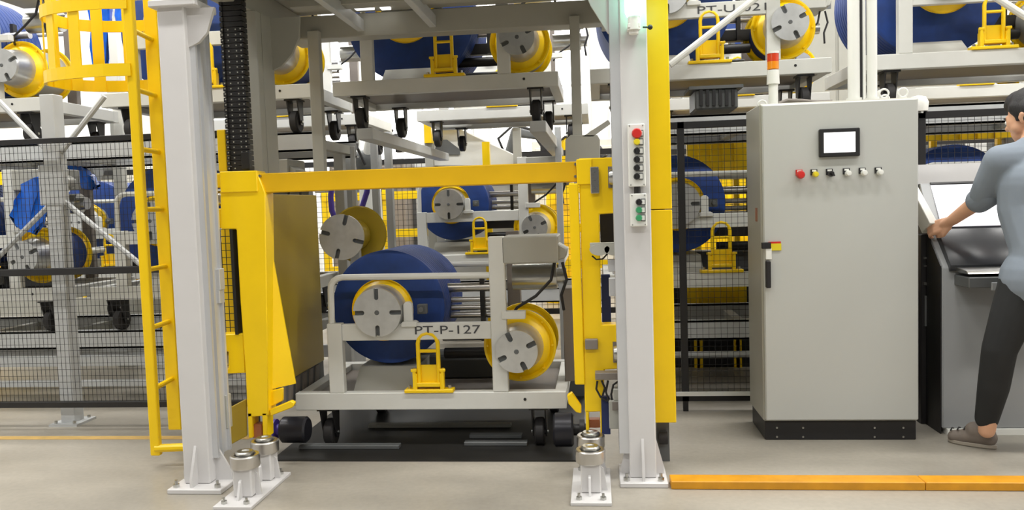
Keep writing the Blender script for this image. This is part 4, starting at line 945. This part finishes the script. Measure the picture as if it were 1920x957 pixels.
def robot(label, px, py, Y, mat, s=1.0):
    p = at(px, py, Y); t = thing('robot_arm', label, 'robot', (p.x, Y, 0))
    c = MB(); c.cyl((p.x, Y, 0), (p.x, Y, p.z-.35*s), .16*s, .12*s, 20); c.build('pedestal', mat, t)
    c = MB(); c.cyl((p.x-.12*s, Y, p.z-.25*s), (p.x+.12*s, Y, p.z-.25*s), .13*s, seg=20); c.build('shoulder', 'darkgrey', t)
    e = V((p.x+.10*s, Y-.1, p.z+.08*s)); c = MB(); c.capsule((p.x, Y, p.z-.25*s), e, .09*s, .07*s); c.build('upper_arm', mat, t)
    w_ = V((p.x+.38*s, Y-.25, p.z)); c = MB(); c.capsule(e, w_, .065*s, .04*s); c.build('forearm', mat, t)
    c = MB(); c.cyl(w_, w_+V((.06, -.02, -.09))*s, .05*s, seg=14); c.box(w_.x+.02, w_.x+.10*s, Y-.3, Y-.2, w_.z-.18*s, w_.z-.09*s); c.build('gripper', 'black', t)
    c = MB(); c.tube([V((p.x, Y-.14, p.z-.3*s)), V((p.x-.1, Y-.2, p.z)), e+V((-.02, -.08, .07)), w_+V((0, -.05, .05))], .016, 8); c.build('hose', 'black', t)
robot('dark robot arm behind the far fence, right of the yellow beam', 955, 262, 8.9, 'darkgrey', .9)
robot('dark robot arm hanging over white boxes far behind the left fence', 168, 285, 8.6, 'darkgrey', .8)
robot('yellow robot arm far behind the lift, near the right hanger bar', 1045, 285, 10.2, 'yellow', 1.3)
robot('pale robot arm far behind the lift, left of the yellow beam', 690, 262, 8.2, 'cart', .9)
def machine(label, px0, py0, px1, py1, Y, d, mat, trim='darkgrey', door=True):
    x0, x1, z0, z1 = rect(px0, py0, px1, py1, Y)
    t = thing('machine_housing', label, 'machine', ((x0+x1)/2, Y, 0), 'machine housings far in the hall')
    z0 = 0
    c = MB(); c.box(x0, x1, Y, Y+d, .08, z1); c.build('shell', mat, t, bev=.01)
    c = MB(); c.box(x0+.03, x1-.03, Y+.03, Y+d-.03, 0, .08); c.build('plinth', 'black', t)
    if door:
        wd_ = (x1-x0)
        for k in range(2):
            c = MB(); c.box(x0+wd_*(.04+.48*k), x0+wd_*(.48+.48*k), Y-.02, Y, .16, z1-.1); dd = c.build('door', mat, t, bev=.006)
            c = MB(); c.box(x0+wd_*(.42+.12*k)-.012, x0+wd_*(.42+.12*k)+.012, Y-.045, Y-.02, z1*.5, z1*.5+.14); c.build('handle', 'black', dd)
            c = MB(); c.box(x0+wd_*(.1+.48*k), x0+wd_*(.42+.48*k), Y-.024, Y-.02, z1-.5, z1-.2); c.build('window_pane', trim, dd)
for args in (('pale machine housing far behind the left fence, below dark robot', 40, 272, 265, 520, 10.6, .9, 'cart'),
             ('white machine housing far behind the cable chain', 420, 235, 560, 500, 11.2, .9, 'wall'),
             ('brown machine housing beyond the barrier, seen through the lift', 620, 300, 760, 470, 11.0, .8, 'taupe'),
             ('grey machine housing beyond the barrier, behind the second-row cart', 780, 300, 930, 470, 11.4, .8, 'rack'),
             ('white machine housing beyond the barrier, behind the right lift post', 1000, 262, 1170, 470, 11.2, .9, 'cart'),
             ('yellow machine housing far behind the narrow mesh fence', 1230, 235, 1420, 470, 10.8, .9, 'yellow'),
             ('grey machine housing far behind the console', 1700, 215, 1960, 470, 11.0, .9, 'rack'),
             ('tall grey machine housing far behind the pale conduits', 1500, -60, 1640, 470, 10.6, .9, 'grey'),
             ('tall pale machine housing far behind the upper cart, right of the conduits', 1655, -60, 1900, 470, 12.2, .9, 'cart'),
             ('yellow machine housing at the frame edge, far behind the left fence', -140, 290, -5, 500, 10.2, .9, 'yellow')):
    machine(*args)
# hoses by the pale uprights
for (pts, lab) in ((((622, 345), (620, 370), (622, 395), (632, 420)), 'violet hose hanging left of the pale uprights, behind lift'), (((690, 335), (688, 360), (680, 385), (665, 410)), 'violet hose curving right of the pale uprights, behind lift')):
    P = [at(x, y, 6.05) for x, y in pts]; c = MB(); c.tube([p-P[-1] for p in P], .022, 10); tag(c.build('air_hose', 'purple'), lab, 'hose', 'violet air hoses').location = P[-1]
# tipped yellow disc behind the side panel
yd = thing('flanged_spool', 'yellow spool with a grey hub plate standing behind the lift side panel', 'spool', at(655, 440, 5.3), 'yellow-rimmed spools')
p = at(672, 440, 5.45); q = at(640, 445, 5.25)
c = MB(); c.lathe([(.03, 0), (.19, 0), (.20, .01), (.19, .02), (.03, .02)], (p.x, p.y, p.z), 'y', 48); c.build('rear_flange', 'olive', yd)
c = MB(); c.prism([(q.x+v.x, q.z+v.y) for v in hub_shape(.155, 1.3)], 'y', q.y, q.y+.02); c.build('hub_plate', 'hub', yd)
c = MB(); c.cyl((q.x, q.y+.021, q.z), (q.x, q.y+.03, q.z), .15, seg=36); c.build('hub_well', 'darkgrey', yd)
c = MB(); c.cyl((q.x+.008, q.y+.05, q.z), (p.x, p.y, p.z), .10, seg=24); c.build('wound_core', 'olive', yd)
c = MB(); c.box(p.x-.03, p.x+.03, 5.34, 5.40, 0, p.z-.02); c.box(p.x-.2, p.x+.2, 5.2, 5.5, 0, .03); c.build('stand', 'rack', yd)
